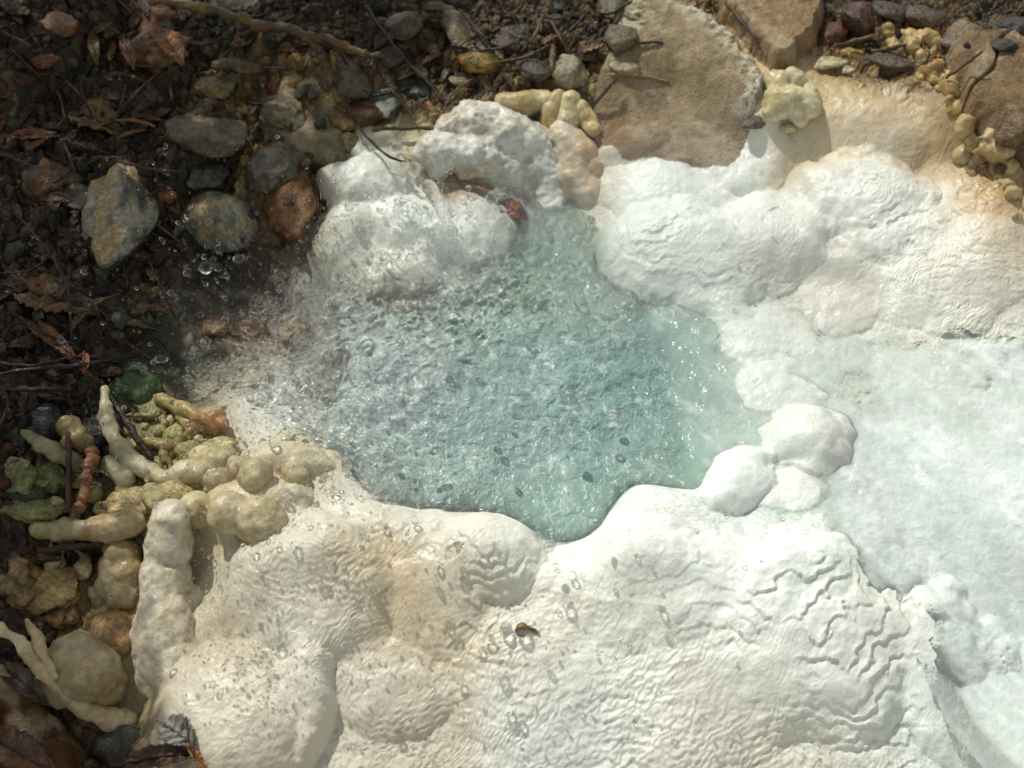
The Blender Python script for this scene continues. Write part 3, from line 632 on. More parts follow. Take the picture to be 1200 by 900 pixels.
rock(40,650,36,12,5,(84,56,30),(50,34,20),'dark brown wet plate under the thick tube',.6,tall=.5)
rock(110,748,26,18,0,(110,98,76),(90,78,58),'grey brown pebble behind the cream lump',.3)
rock(132,744,36,28,20,(156,122,76),(128,98,62),'wet amber rock left of the pillar',.2,tall=.6)
rock(150,872,44,26,0,(76,72,62),(54,52,46),'dark grey wet stone under the leaves at the bottom',.3)
rock(152,590,32,20,0,(190,170,120),(170,152,104),'smooth cream lump behind the thick tube',.1,tall=.8)
rock(198,582,34,24,0,(178,164,112),(158,146,96),'yellowish cream lump left of the rough cream lump',.1,tall=.8)
rock(206,513,15,13,0,(176,170,110),(160,154,98),'small round cream knob in the finger cluster',.05,sub=3,tall=1)
rock(222,530,18,13,0,(172,162,104),(150,142,90),'second small cream knob in front of the round one',.05,sub=3,tall=1)
rock(262,532,25,20,0,(190,176,132),(170,158,114),'ball shaped cream lump at the pool corner',.05,tall=.9)
rock(252,382,22,13,10,(140,112,84),(120,96,70),'pinkish pebble at the front of the dark inlet',.2)
rock(288,388,28,14,5,(152,124,94),(130,106,80),'pinkish elongated pebble in the splash',.1)
rock(345,394,22,22,0,(170,152,128),(150,132,108),'pinkish beige knob at the left of the spray',.1,tall=.8)

# scattered small stones of the bank
def in_bank(px, py):
    if px < 380 and py < 470-0.9*max(0, px-150): return not (px > 200 and py > 290)
    if py < 115 and px < 700: return True
    if px > 960 and py < 60: return True
    if px < 120 and py > 470: return True
    return False
pal = [(DK,(58,50,38)),(BR,(64,50,32)),(GY,(76,74,62)),((108,92,62),(84,72,50)),((104,62,30),(76,48,28)),((118,116,98),(92,92,78)),((70,60,44),(50,44,34))]
cols = ['dark','brown','grey','tan','rusty','pale grey','dull brown']
protos = []
for k in range(len(pal)):
    for v in range(3):
        protos.append((k, rock_mesh('pebble', 1, 1, .7, 900+k*10+v, pal[k][0], pal[k][1], 1.0, 3, lump=.4)))
n = 0
while n < 260:
    px = random.uniform(-20, 1220); py = random.uniform(-15, 900)
    if not in_bank(px, py): continue
    k, me = random.choice(protos); r = random.choice([4,5,5,6,6,7,8,9,11,13])
    p, s = S(px, py, r*.001*.2)
    o = link('pebble', me, M_ROCK, p); o.scale = (r*s*random.uniform(.8,1.4), r*s*random.uniform(.8,1.2), r*s*random.uniform(.7,1.1))
    o.rotation_euler = (random.uniform(-.4,.4), random.uniform(-.4,.4), random.uniform(0, 6.28))
    zone = 'upper left bank' if px < 400 and py < 480 else 'lower left bank' if px < 200 else 'top centre bank' if px < 750 else 'top right bank'
    tag(o, f'small {cols[k]} pebble among the wet litter of the {zone}', 'pebble', f'{cols[k]} pebbles on the {zone}')
    n += 1

# ------------------------------------------------------------------ sinter lumps and fingers: blended spheres
G1_ = 'cream mineral fingers and lumps on the left bank'
def lumps(name, pts, c1, c2, label, cat='mineral crust', group=None, grad=None, vox=2.6, sm=6, noise=.0022, mat=None, ends=None):
    """pts: (px,py,r_px,lift_mm) ; remeshed union"""
    bm = bmesh.new(); cs = []
    if name == 'sinter_finger' and group == G1_:
        pts = [(p_[0]+3.5*float(noise3(p_[0]*.11, p_[1]*.11, 1.)), p_[1]+3.5*float(noise3(p_[0]*.11, p_[1]*.11, 8.)), p_[2]*(.80+.28*float(noise3(p_[0]*.16, p_[1]*.16, 4.))), p_[3]-1) for p_ in pts]
    for (px, py, r, lift) in pts:
        p, s = S(px, py, lift/1000.0); cs.append(p)
        bmesh.ops.create_icosphere(bm, subdivisions=3, radius=r*s, matrix=Matrix.Translation(p))
    me = bpy.data.meshes.new('tmp'); bm.to_mesh(me); bm.free()
    o = bpy.data.objects.new('tmp', me); COL.objects.link(o)
    md = o.modifiers.new('r', 'REMESH'); md.mode = 'VOXEL'; md.voxel_size = vox/1000.0; md.use_smooth_shade = True
    ms = o.modifiers.new('s', 'SMOOTH'); ms.iterations = sm; ms.factor = .5
    dg = bpy.context.evaluated_depsgraph_get(); m2 = bpy.data.meshes.new_from_object(o.evaluated_get(dg))
    bpy.data.objects.remove(o); bpy.data.meshes.remove(me)
    V = np.empty(len(m2.vertices)*3, np.float32); m2.vertices.foreach_get('co', V); V = V.reshape(-1, 3)
    Nn = np.empty(len(m2.vertices)*3, np.float32); m2.vertices.foreach_get('normal', Nn); Nn = Nn.reshape(-1, 3)
    f = 55
    V = V+Nn*(1.5*noise*noise3(V[:,0]*24, V[:,1]*24, V[:,2]*24+9))[:, None]+Nn*(noise*fbm(V[:,0]*f, V[:,1]*f, V[:,2]*f, 3))[:, None]
    f = 26; k = sst(-.3, .4, fbm(V[:,0]*f, V[:,1]*f, V[:,2]*f+4, 3))[:, None]
    C = lin(c1)[None]*(1-k)+lin(c2)[None]*k
    if group == G1_: C = C*np.clip(.62+.38*(np.mean([p_[0] for p_ in pts])-40)/180., .6, 1)  # darker towards the left: bank shade and grime painted into the colour
    if ends:
        for (j, rad, c) in ends:
            d = np.linalg.norm(V-np.array(cs[j])[None], axis=1); w = np.exp(-(d/(rad/1000.))**2)[:, None]
            C = C*(1-w)+lin(c)[None]*w
    c0 = V.mean(0); c0[2] = V[:, 2].min(); V = V-c0
    m2.vertices.foreach_set('co', V.ravel()); m2.name = name
    m2.materials.clear(); set_col(m2, C)
    m2.polygons.foreach_set('use_smooth', np.ones(len(m2.polygons), bool)); m2.update()
    o = link(name, m2, mat or M_CORAL, c0)
    return tag(o, label, cat, group)
def path(pts, n=10, wob=0.0):
    out = []
    for a, b in zip(pts[:-1], pts[1:]):
        L_ = math.hypot(a[0]-b[0], a[1]-b[1]); k = max(2, int(L_/(0.35*min(a[2], b[2])+1)))
        for i in range(k):
            t_ = i/k; out.append(tuple(a[j]*(1-t_)+b[j]*t_ for j in range(4)))
    out.append(pts[-1])
    return [(p[0], p[1], p[2]*(1+wob*math.sin(i*1.9+p[0])), p[3]) for i, p in enumerate(out)]
CR=(200,182,140); CW=(212,206,186); YC=(184,172,128)
G1 = 'cream mineral fingers and lumps on the left bank'
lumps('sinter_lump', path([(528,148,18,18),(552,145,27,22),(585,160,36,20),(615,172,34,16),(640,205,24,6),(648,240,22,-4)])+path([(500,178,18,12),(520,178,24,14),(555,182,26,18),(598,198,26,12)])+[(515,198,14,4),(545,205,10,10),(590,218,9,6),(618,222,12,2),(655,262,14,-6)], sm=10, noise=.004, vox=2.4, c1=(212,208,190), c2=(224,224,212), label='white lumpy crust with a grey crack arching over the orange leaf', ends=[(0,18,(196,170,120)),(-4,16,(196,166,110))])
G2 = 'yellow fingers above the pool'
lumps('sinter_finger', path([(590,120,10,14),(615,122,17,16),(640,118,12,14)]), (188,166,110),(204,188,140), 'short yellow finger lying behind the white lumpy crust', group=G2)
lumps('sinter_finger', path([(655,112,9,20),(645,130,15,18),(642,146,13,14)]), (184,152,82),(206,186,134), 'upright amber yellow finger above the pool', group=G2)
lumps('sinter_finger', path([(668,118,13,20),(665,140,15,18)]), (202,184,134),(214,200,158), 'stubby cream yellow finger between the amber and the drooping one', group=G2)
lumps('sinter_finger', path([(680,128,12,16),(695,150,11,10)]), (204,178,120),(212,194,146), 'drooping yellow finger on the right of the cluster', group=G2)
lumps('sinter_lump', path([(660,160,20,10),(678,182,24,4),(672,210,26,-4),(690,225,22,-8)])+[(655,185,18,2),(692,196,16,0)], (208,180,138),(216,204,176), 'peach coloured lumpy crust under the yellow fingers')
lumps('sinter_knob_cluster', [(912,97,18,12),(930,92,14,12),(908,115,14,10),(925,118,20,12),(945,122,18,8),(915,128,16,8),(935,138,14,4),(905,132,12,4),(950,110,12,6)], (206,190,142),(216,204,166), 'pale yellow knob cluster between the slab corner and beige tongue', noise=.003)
as_part(lumps('moss', [(148+random.uniform(-14,16), 452+random.uniform(-8,22), random.uniform(5,9), random.uniform(-1,2)) for _ in range(26)], (50,78,32),(74,96,44), 'green moss cushion', noise=.008, sm=1, vox=1.8, mat=M_GROUND), ms_)
def jit(pts, n, jx, r0, r1, l0, l1):
    pp = path(pts); return [(p[0]+random.gauss(0, jx), p[1]+random.gauss(0, jx*.8), random.uniform(r0, r1), random.uniform(l0, l1)) for p in (random.choice(pp) for _ in range(n))]
lumps('yellow_crust', jit([(1045,38,5,0),(1085,58,14,0),(1100,85,18,0),(1112,112,18,0),(1128,140,17,0)], 60, 7, 4, 11, -7, 1), (190,164,112),(160,128,74), 'yellow crusty rim curving down beside the dark flat stone', noise=.006, sm=2, vox=2.2)
lumps('yellow_crust', jit([(1140,160,18,0),(1165,190,18,0),(1190,210,18,0),(1205,240,18,0)], 60, 11, 4, 11, -8, 0), (180,154,104),(196,174,126), 'yellow crust at the right edge above the ochre hollow', noise=.006, sm=2, vox=2.2)
# left fingers
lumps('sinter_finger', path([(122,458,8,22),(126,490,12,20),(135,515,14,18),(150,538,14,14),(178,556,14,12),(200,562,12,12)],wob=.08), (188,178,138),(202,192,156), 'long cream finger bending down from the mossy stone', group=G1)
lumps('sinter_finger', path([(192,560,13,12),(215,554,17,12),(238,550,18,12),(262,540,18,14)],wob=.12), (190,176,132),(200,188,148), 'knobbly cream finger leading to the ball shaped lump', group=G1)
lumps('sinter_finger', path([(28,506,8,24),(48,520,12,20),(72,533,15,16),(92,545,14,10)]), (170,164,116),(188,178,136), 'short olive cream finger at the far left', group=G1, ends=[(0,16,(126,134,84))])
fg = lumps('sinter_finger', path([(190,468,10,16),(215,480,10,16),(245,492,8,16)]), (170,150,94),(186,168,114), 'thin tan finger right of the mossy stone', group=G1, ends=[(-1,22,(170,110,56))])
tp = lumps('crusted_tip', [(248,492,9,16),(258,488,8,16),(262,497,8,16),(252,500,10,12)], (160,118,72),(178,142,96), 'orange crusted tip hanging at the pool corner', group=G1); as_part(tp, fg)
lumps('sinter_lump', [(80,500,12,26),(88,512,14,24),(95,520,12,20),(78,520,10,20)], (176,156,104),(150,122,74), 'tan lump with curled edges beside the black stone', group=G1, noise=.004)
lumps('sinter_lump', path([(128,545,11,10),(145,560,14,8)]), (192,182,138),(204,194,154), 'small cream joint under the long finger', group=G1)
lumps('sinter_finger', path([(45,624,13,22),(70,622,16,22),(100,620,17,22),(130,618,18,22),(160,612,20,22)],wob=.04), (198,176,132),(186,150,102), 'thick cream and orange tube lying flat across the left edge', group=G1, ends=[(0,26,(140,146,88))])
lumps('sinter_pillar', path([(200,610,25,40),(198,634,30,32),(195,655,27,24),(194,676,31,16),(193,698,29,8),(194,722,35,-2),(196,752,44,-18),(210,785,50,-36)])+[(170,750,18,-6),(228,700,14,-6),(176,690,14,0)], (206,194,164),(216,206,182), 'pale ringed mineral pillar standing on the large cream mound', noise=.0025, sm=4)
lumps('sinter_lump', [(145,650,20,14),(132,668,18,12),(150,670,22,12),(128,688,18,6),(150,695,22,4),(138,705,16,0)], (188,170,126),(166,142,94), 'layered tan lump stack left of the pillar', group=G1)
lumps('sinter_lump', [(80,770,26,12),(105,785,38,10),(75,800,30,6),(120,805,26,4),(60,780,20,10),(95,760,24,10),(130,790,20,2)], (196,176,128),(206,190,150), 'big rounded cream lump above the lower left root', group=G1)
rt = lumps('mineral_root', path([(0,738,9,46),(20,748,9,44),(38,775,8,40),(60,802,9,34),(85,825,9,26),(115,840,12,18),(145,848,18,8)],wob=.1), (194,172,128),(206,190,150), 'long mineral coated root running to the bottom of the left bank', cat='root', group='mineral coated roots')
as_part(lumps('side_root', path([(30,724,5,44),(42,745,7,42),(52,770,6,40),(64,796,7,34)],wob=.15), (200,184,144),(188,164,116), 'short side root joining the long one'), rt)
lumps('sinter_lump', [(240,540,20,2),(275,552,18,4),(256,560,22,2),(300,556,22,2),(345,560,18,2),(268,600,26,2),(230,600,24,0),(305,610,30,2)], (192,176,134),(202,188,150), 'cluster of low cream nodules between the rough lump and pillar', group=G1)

for (px, py, r) in [(188,505,7),(197,530,9),(214,548,8),(232,515,7),(244,525,9),(220,500,6),(176,520,7),(184,546,8),(206,560,9),(228,566,10),(246,570,9),(170,500,5),(240,505,6),(255,515,7),(214,484,5),(200,492,6),(265,552,8),(150,505,6),(160,520,8),(146,575,9),(110,580,10),(120,596,9),(66,590,8),(90,600,8),(130,640,9),(118,716,10),(80,752,9),(60,660,9),(98,668,10)]:
    rock(px, py, r*1.15, r, random.uniform(0, 90), random.choice([(184,172,124),(170,160,106),(192,178,136)]), (156,142,92), 'small rounded yellowish bead of mineral among the cream fingers', .05, sub=3, tall=1, lift=.1, mat=M_CORAL, name='mineral_bead', cat='mineral bead', group='mineral beads among the cream fingers')
for k in range(22):
    bx_, by_ = random.choice([(150,500),(90,545),(190,530),(60,610),(120,600),(110,690),(60,760),(215,500),(30,640),(140,560),(85,650),(40,585)]); bx_ += random.uniform(-22,22); by_ += random.uniform(-16,16)
    an = random.uniform(-.9, 2.2); L_ = random.uniform(20, 44); r_ = random.uniform(3.5, 6.5); bend = random.uniform(-9, 9)
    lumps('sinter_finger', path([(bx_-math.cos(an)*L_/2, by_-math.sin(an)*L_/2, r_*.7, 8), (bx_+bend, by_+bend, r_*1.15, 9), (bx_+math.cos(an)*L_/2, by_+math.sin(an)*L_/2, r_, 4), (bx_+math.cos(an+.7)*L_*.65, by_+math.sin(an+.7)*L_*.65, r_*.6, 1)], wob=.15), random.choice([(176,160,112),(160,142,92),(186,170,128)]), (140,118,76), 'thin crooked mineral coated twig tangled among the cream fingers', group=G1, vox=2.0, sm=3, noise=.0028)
# ------------------------------------------------------------------ leaves, twigs, branches
def leaf(px, py, Lpx, Wpx, rot, c1, c2, label, lift=8, curl=.5, name='dead_leaf', group=None, pitch=0, roll=0):
    nu, nv = 26, 15
    p, s = S(px, py, lift/1000.); L_ = Lpx*s; Wd = Wpx*s; sd = px*.13+py*.07
    V = []; C = []
    for i in range(nu+1):
        t_ = i/nu; w = math.sin(math.pi*t_**0.85)**0.75*(1-.25*t_)+.02
        for j in range(nv+1):
            q_ = (j/nv-.5)*2
            tooth = 1+.10*math.sin(i*2.3+sd)*abs(q_)
            x = (t_-.5)*2*L_; y = q_*w*Wd*tooth
            z = curl*Wd*(q_*q_*.6-.15)*w - .25*curl*L_*(2*t_-1)**2 + (-.012*Wd*8 if abs(q_) < .08 else 0)*.3 + .10*Wd*math.sin(i*1.1+abs(q_)*5+sd)
            V.append((x, y, z))
    V = np.array(V); V[:, 2] += .13*Wd*fbm(V[:,0]/Wd*1.5+sd, V[:,1]/Wd*1.5, 0*V[:,0]+sd, 3)
    id_ = np.arange((nu+1)*(nv+1)).reshape(nu+1, nv+1)
    F = np.stack([id_[:-1,:-1], id_[1:,:-1], id_[1:,1:], id_[:-1,1:]], -1).reshape(-1, 4)
    k = sst(-.3, .3, fbm(V[:,0]/Wd*1.2+sd, V[:,1]/Wd*1.2, 0*V[:,0]+1, 3))[:, None]
    me = np_mesh(name, V, F, lin(c1)[None]*(1-k)+lin(c2)[None]*k)
    o = link(name, me, M_LEAF, p); o.rotation_euler = (R(roll), R(pitch), R(-rot))
    md = o.modifiers.new('thickness', 'SOLIDIFY'); md.thickness = .0012
    if name == 'dead_leaf':
        sv_ = []; sf_ = []; ns = 22
        mid_ = V.reshape(nu+1, nv+1, 3)[:, nv//2:nv//2+2].mean(1)
        pts_ = [Vector(mid_[0])+Vector((-L_*.35, L_*.06, -.002))]+[Vector(mid_[i])+Vector((0, 0, .0014)) for i in range(0, nu+1, 2)]
        for i, p_ in enumerate(pts_):
            r_ = .0013*(1.3-i/len(pts_))
            for k in range(6): sv_.append((p_.x, p_.y+r_*math.cos(k*1.047), p_.z+r_*math.sin(k*1.047)))
        for i in range(len(pts_)-1):
            for k in range(6): sf_.append((i*6+k, i*6+(k+1) % 6, (i+1)*6+(k+1) % 6, (i+1)*6+k))
        link('stem', np_mesh('stem', sv_, sf_, lin(c2)*.7), M_TWIG, parent=o)
    return tag(o, label, 'leaf', group)
leaf(65,348,56,30,20,(98,68,36),(70,56,34),'large brown curled leaf on the left bank above the twigs',lift=14)
leaf(60,395,48,11,42,(128,74,34),(80,52,28),'rusty orange strip of leaf below the large brown leaf',lift=18)
leaf(112,138,34,26,30,(120,94,52),(74,56,32),'crumpled tan leaf between the orange lump and tall stone',lift=16,curl=1)
leaf(40,157,30,10,0,(118,66,32),(92,64,38),'orange leaf strip sticking in from the left edge',lift=14)
leaf(200,52,34,16,60,(134,86,44),(112,78,44),'bright orange leaf scrap stuck on the crusted lump',lift=34,curl=.8)
leaf(602,246,20,13,40,(150,92,34),(96,50,20),'wet orange leaf caught in the splash under the white crust',lift=14,curl=.6,roll=25)
leaf(560,216,26,8,25,(158,120,62),(120,82,40),'thin tan leaf under the arching white crust',lift=12)
leaf(190,886,46,15,-8,(80,46,26),(52,32,20),'dark red brown leaf at the bottom edge',lift=22,curl=.7)
leaf(208,858,26,21,35,(140,134,128),(118,112,106),'grey lilac leaf resting on the cream mound',lift=14,curl=.5)
leaf(232,888,22,5,50,(160,106,30),(120,74,24),'narrow amber leaf stalk beside the dark red leaf',lift=16)
leaf(150,60,30,8,70,(112,66,34),(80,54,30),'upright rusty leaf strip left of the orange lump',lift=24)
leaf(110,55,28,7,75,(118,100,54),(92,70,36),'narrow olive leaf strip in the upper left',lift=20)
leaf(160,372,30,16,30,(72,66,36),(54,48,28),'dull olive leaf at the edge of the dark inlet',lift=10)
leaf(98,424,16,8,80,(140,66,20),(98,50,20),'tiny orange leaf wedged in the dark twigs',lift=24)
leaf(60,460,22,12,20,(50,38,26),(36,28,20),'blackish leaf under the dark twigs',lift=12)
leaf(30,330,30,18,-20,(66,52,30),(44,36,22),'dark brown leaf at the left edge beside the large one',lift=12)
leaf(20,880,60,26,30,(96,58,26),(62,40,20),'broad brown leaf in the lower left corner',lift=40,curl=.3)
leaf(28,800,44,16,40,(74,50,28),(46,32,20),'long dark leaf under the mineral root',lift=16)
cnt = 0
LCOL = [((74,54,30),(52,40,24),'dark brown'),((112,74,34),(80,54,28),'orange brown'),((92,82,52),(68,60,38),'olive')]
while cnt < 130:
    px = random.uniform(-10, 720); py = random.uniform(-10, 460)
    if not in_bank(px, py): continue
    a_, b_, nm = random.choice(LCOL)
    leaf(px, py, random.uniform(8,20), random.uniform(4,9), random.uniform(0,360), a_, b_, f'small {nm} leaf scrap in the wet litter of the '+('upper left bank' if px < 400 else 'top centre bank'), lift=random.uniform(5,14), curl=random.uniform(.2,.9), group=f'{nm} leaf scraps '+('upper left' if px < 400 else 'top centre'), name='leaf_scrap', roll=random.uniform(-25,25))
    cnt += 1

def twig(pts, c1, c2, label, cat='twig', name='twig', group=None, knots=.12, side=8, forks=()):
    """pts px,py,r_px,lift mm"""
    cp = []
    for (px, py, r, l) in pts:
        p, s = S(px, py, l/1000.); cp.append((p, r*s))
    P_ = []; n_ = len(cp)
    for i in range(n_-1):
        p0 = cp[max(0, i-1)][0]; p1 = cp[i][0]; p2 = cp[i+1][0]; p3 = cp[min(n_-1, i+2)][0]
        for k in range(10):
            t_ = k/10; t2_ = t_*t_; t3_ = t2_*t_
            q_ = 0.5*((2*p1)+(p2-p0)*t_+(2*p0-5*p1+4*p2-p3)*t2_+(3*p1-p0-3*p2+p3)*t3_)
            P_.append((q_, cp[i][1]*(1-t_)+cp[i+1][1]*t_))
    P_.append(cp[-1]); sd = random.uniform(0, 50)
    V = []; F = []
    for i, (q_, r) in enumerate(P_):
        a = P_[max(0, i-1)][0]; b = P_[min(len(P_)-1, i+1)][0]; d = (b-a).normalized()
        up = Vector((0, 0, 1)); e1 = d.cross(up).normalized() if abs(d.z) < .95 else Vector((1, 0, 0)); e2 = d.cross(e1)
        off = Vector((float(noise3(i*.35, sd, 0.5)), float(noise3(i*.35, sd, 9.5)), float(noise3(i*.35, sd, 5.5))))*r*.7
        rr = r*(1+knots*3*float(noise3(i*.6, sd+3, .2)))
        if i in (0, len(P_)-1): rr *= .5
        for k in range(side):
            an = 2*math.pi*k/side; w_ = rr*(1+.12*math.sin(an*3+i))
            V.append(q_+off+e1*math.cos(an)*w_+e2*math.sin(an)*w_)
    for i in range(len(P_)-1):
        for k in range(side):
            F.append((i*side+k, i*side+(k+1) % side, (i+1)*side+(k+1) % side, (i+1)*side+k))
    V = np.array([tuple(v) for v in V]); c0 = V.mean(0); c0[2] = V[:, 2].min()
    k = sst(-.3, .3, fbm(V[:,0]*30, V[:,1]*30, V[:,2]*30, 2))[:, None]
    me = np_mesh(name, V-c0, F, lin(c1)[None]*(1-k)+lin(c2)[None]*k)
    me2 = bmesh.new(); me2.from_mesh(me); bmesh.ops.holes_fill(me2, edges=[e for e in me2.edges if e.is_boundary], sides=0); me2.to_mesh(me); me2.free()
    o = link(name, me, M_TWIG, c0)
    return tag(o, label, cat, group)
BK1=(30,22,16); BK2=(46,32,22)
br = twig([(175,2,4,40),(225,8,6,42),(290,24,6,40),(340,36,6,38),(385,48,6,36),(420,60,5,34),(450,68,4,32)],(112,88,48),(78,62,36),'long tan branch crossing the upper left bank',cat='branch',name='branch',knots=.2)
as_part(twig([(348,40,5,34),(364,50,5,32),(376,58,4,28)],(122,86,44),(92,66,36),'short broken stub under the branch',name='stub'), br)
twig([(428,6,2,24),(455,45,2,26),(480,75,2,24),(505,100,2,22),(518,118,1.5,18)],(52,42,32),(38,32,26),'thin dark twig slanting down to the white lumpy crust')
twig([(452,98,2,20),(470,118,2.4,18),(486,140,2,12)],(92,74,50),(70,56,40),'short brown twig on the blue grey stone')
twig([(402,112,1.5,24),(422,150,1.8,20),(450,180,1.5,16),(475,190,1.2,14)],(42,34,26),(30,26,20),'fine dark twig arching to the white crust')
twig([(436,152,2,16),(480,150,2.6,16),(520,152,2,12)],(88,68,38),(64,50,30),'horizontal brown twig behind the white crust')
twig([(530,123,2,30),(548,124,2.4,30),(560,124,1.5,28)],(46,40,34),(34,30,26),'tiny dark twig lying on the white lumpy crust')
twig([(648,44,3,14),(647,64,4,16),(646,84,3,12)],(116,98,66),(92,78,54),'upright pale stick left of the round pebble')
twig([(698,14,1.5,16),(715,16,2,18),(742,0,1.5,20)],(44,36,30),(30,26,22),'thin twig by the top edge left of the big slab')
twig([(725,58,1.3,4),(750,50,1.6,5),(778,50,1.2,2)],(70,54,38),(52,42,32),'thin twig lying over the big slab')
twig([(715,88,2,3),(745,88,2.4,3),(785,96,1.4,2)],(150,120,76),(120,94,60),'tan twig along the lower part of the big slab')
twig([(690,130,2,14),(705,112,2.4,16),(722,92,1.5,16)],(72,56,40),(52,42,30),'brown twig leaning beside the yellow fingers')
twig([(850,2,2,6),(868,24,2.5,5),(890,50,1.5,3)],(84,62,40),(60,46,32),'dark twig in the crack between both slabs')
twig([(975,55,2,14),(1000,48,2.4,16),(1025,42,2,16)],(120,100,70),(92,76,52),'pale twig above the dark flat stone')
twig([(1022,60,2,12),(1040,58,2.4,14),(1060,52,2,14)],(104,84,54),(80,64,44),'second pale twig above the dark flat stone')
twig([(1108,92,1.8,20),(1130,76,2.2,26),(1152,60,1.5,28)],(88,68,46),(64,50,36),'brown twig over the large boulder')
G3 = 'dark twigs bundled on the left bank'
for (pts, lb) in [([(-10,440,2,26),(40,432,2.6,30),(100,428,3,30),(150,418,2.4,26),(182,420,1.4,18)],'longest dark twig of the bundle, nearly level across the left bank'),
 ([(-5,425,2,30),(40,428,2,32),(90,418,2,30),(130,424,1.6,26)],'dark twig lying on top of the left bundle'),
 ([(-5,456,3,24),(40,457,3.4,26),(84,455,2.6,24)],'reddish brown twig under the left bundle'),
 ([(0,498,2,26),(10,470,2,28),(-4,448,2,28)],'short dark twig at the left edge below the bundle'),
 ([(120,452,3,22),(140,480,4,22),(160,510,4,20),(180,540,2.6,14)],'slanting dark twig crossing the long cream finger'),
 ([(140,395,1.6,26),(160,410,2,24),(190,428,1.4,16)],'thin dark twig pointing to the mossy stone'),
 ([(175,388,1.4,20),(200,412,1.8,14),(225,432,1.2,10)],'thin twig reaching over the dark inlet'),
 ([(20,370,1.5,24),(50,390,2,26),(90,405,1.4,24)],'thin twig below the large brown leaf'),
 ([(60,300,1.4,26),(80,340,1.8,30),(84,400,1.4,28)],'thin drooping twig over the large brown leaf'),
 ([(172,300,1.3,20),(190,340,1.5,16),(204,372,1.2,8)],'fine hanging rootlet beside the tall stone'),
 ([(0,240,1.5,26),(30,262,1.8,26),(60,300,1.4,22)],'thin dark rootlet left of the tall stone'),
 ([(136,140,1.6,20),(160,142,2,22),(182,148,1.5,18)],'short tan twig right of the crumpled leaf'),
 ([(148,98,1.5,16),(143,120,1.8,18),(136,140,1.2,18)],'short grey twig hanging by the crumpled leaf'),
 ([(200,80,2.5,20),(200,100,2,16),(201,118,1.3,12)],'rusty drip shaped rootlet under the orange lump')]:
    twig(pts, BK1 if 'tan' not in lb else (104,84,54), BK2 if 'tan' not in lb and 'rusty' not in lb else (120,72,36), lb, group=G3)
twig([(80,505,3.5,30),(81,545,4,32),(80,600,3,30)],(74,44,26),(54,34,22),'upright dark red stick at the left')
twig([(108,522,8,28),(104,550,9,30),(98,580,8,30),(94,600,6,28)],(130,88,52),(98,66,40),'thick rusty stick right of the dark red one',cat='stick',name='stick',knots=.2)
twig([(45,645,4,26),(90,640,5,26),(140,630,4,22)],(54,34,20),(40,28,18),'dark stick under the thick tube',name='stick',cat='stick')
twig([(102,772,1.2,44),(96,795,1.4,36),(90,816,1.2,30)],(26,24,20),(20,18,16),'small black twig standing in the cream lump')
twig([(604,738,2,2),(618,736,2.6,3),(632,742,1.5,2)],(150,116,40),(120,90,40),'tiny amber twig stuck on the cream terrace')
twig([(218,840,1.2,20),(222,870,1.4,22),(228,888,1.2,22)],(60,34,18),(40,26,16),'dark leaf stalk at the bottom edge beside the lilac leaf')
k_ = 0
while k_ < 60:
    px = random.uniform(-10, 700); py = random.uniform(-5, 440)
    if not in_bank(px, py): continue
    an = random.uniform(0, math.pi); L_ = random.uniform(14, 42); b_ = random.uniform(-8, 8)
    z_ = 'upper left bank' if px < 400 else 'top centre bank'
    cc = random.choice([(BK1, BK2, 'dark'), ((92,72,44), (66,52,34), 'brown')])
    twig([(px-L_*math.cos(an), py-L_*math.sin(an)*.7, 1.2, 12), (px+b_, py+b_, 1.7, 15), (px+L_*math.cos(an), py+L_*math.sin(an)*.7, 1, 10)], cc[0], cc[1], f'thin {cc[2]} twig in the litter of the {z_}', group=f'thin {cc[2]} twigs {z_}')
    k_ += 1

# ------------------------------------------------------------------ splash water
def drop_mesh(seed, n=3):
    V, F = ico(n); V = V.copy(); 
    V = V*(1+.16*noise3(V[:,0]*1.2+seed, V[:,1]*1.2, V[:,2]*1.2))[:, None]
    return np_mesh('water_droplet', V, F)
DM = [drop_mesh(s*3.1) for s in range(6)]
for m_ in DM: m_.materials.append(M_DROP)
ND = [0]
def drop(px, py, r, lift, label, group):
    p, s = S(px, py, lift/1000.)
    zt = surf_z(p.x, p.y)
    if p.z < zt+r*s: p, s = S(px, py, lift/1000.+zt-ground_z(p.x, p.y)+r*s)
    o = link('water_droplet', random.choice(DM), None, p)
    k = random.uniform(.8, 1.25); o.scale = (r*s*k, r*s/k, r*s*random.uniform(.85, 1.3)); o.rotation_euler = (random.uniform(0,3), random.uniform(0,3), random.uniform(0,3))
    tag(o, label, 'water droplet', group); ND[0] += 1
# clusters: cx, cy, sx, sy, n, rmin, rmax, lift range, where
CL = [(270,330,55,45,34,1.8,4.5,'dark inlet',30,110),(300,400,45,25,18,2,5,'pinkish pebbles beside the inlet',15,60),(160,260,90,90,22,1.2,2.6,'upper left bank',40,140),
 (500,230,60,35,34,2,5,'upper white mounds',3,22),(450,310,60,25,16,2,4.5,'back ledge of the spray',20,60),(180,480,50,60,16,2,4,'cream fingers on the left',20,80),(350,590,70,55,34,2,4.5,'rough cream lump',2,12),(260,680,60,60,26,2,5,'pillar and scaly mound',2,14),
 (500,640,80,60,26,1.6,4,'ledged front rim',1,9),(600,760,110,60,26,2,4.5,'lower middle terrace',1,9),(560,500,130,60,24,3,5,'turquoise pool',2,10),(840,640,90,80,10,1.4,2.6,'front terrace right of the notch',1,6),(880,260,80,60,8,1.4,2.4,'right back mounds',1,6)]
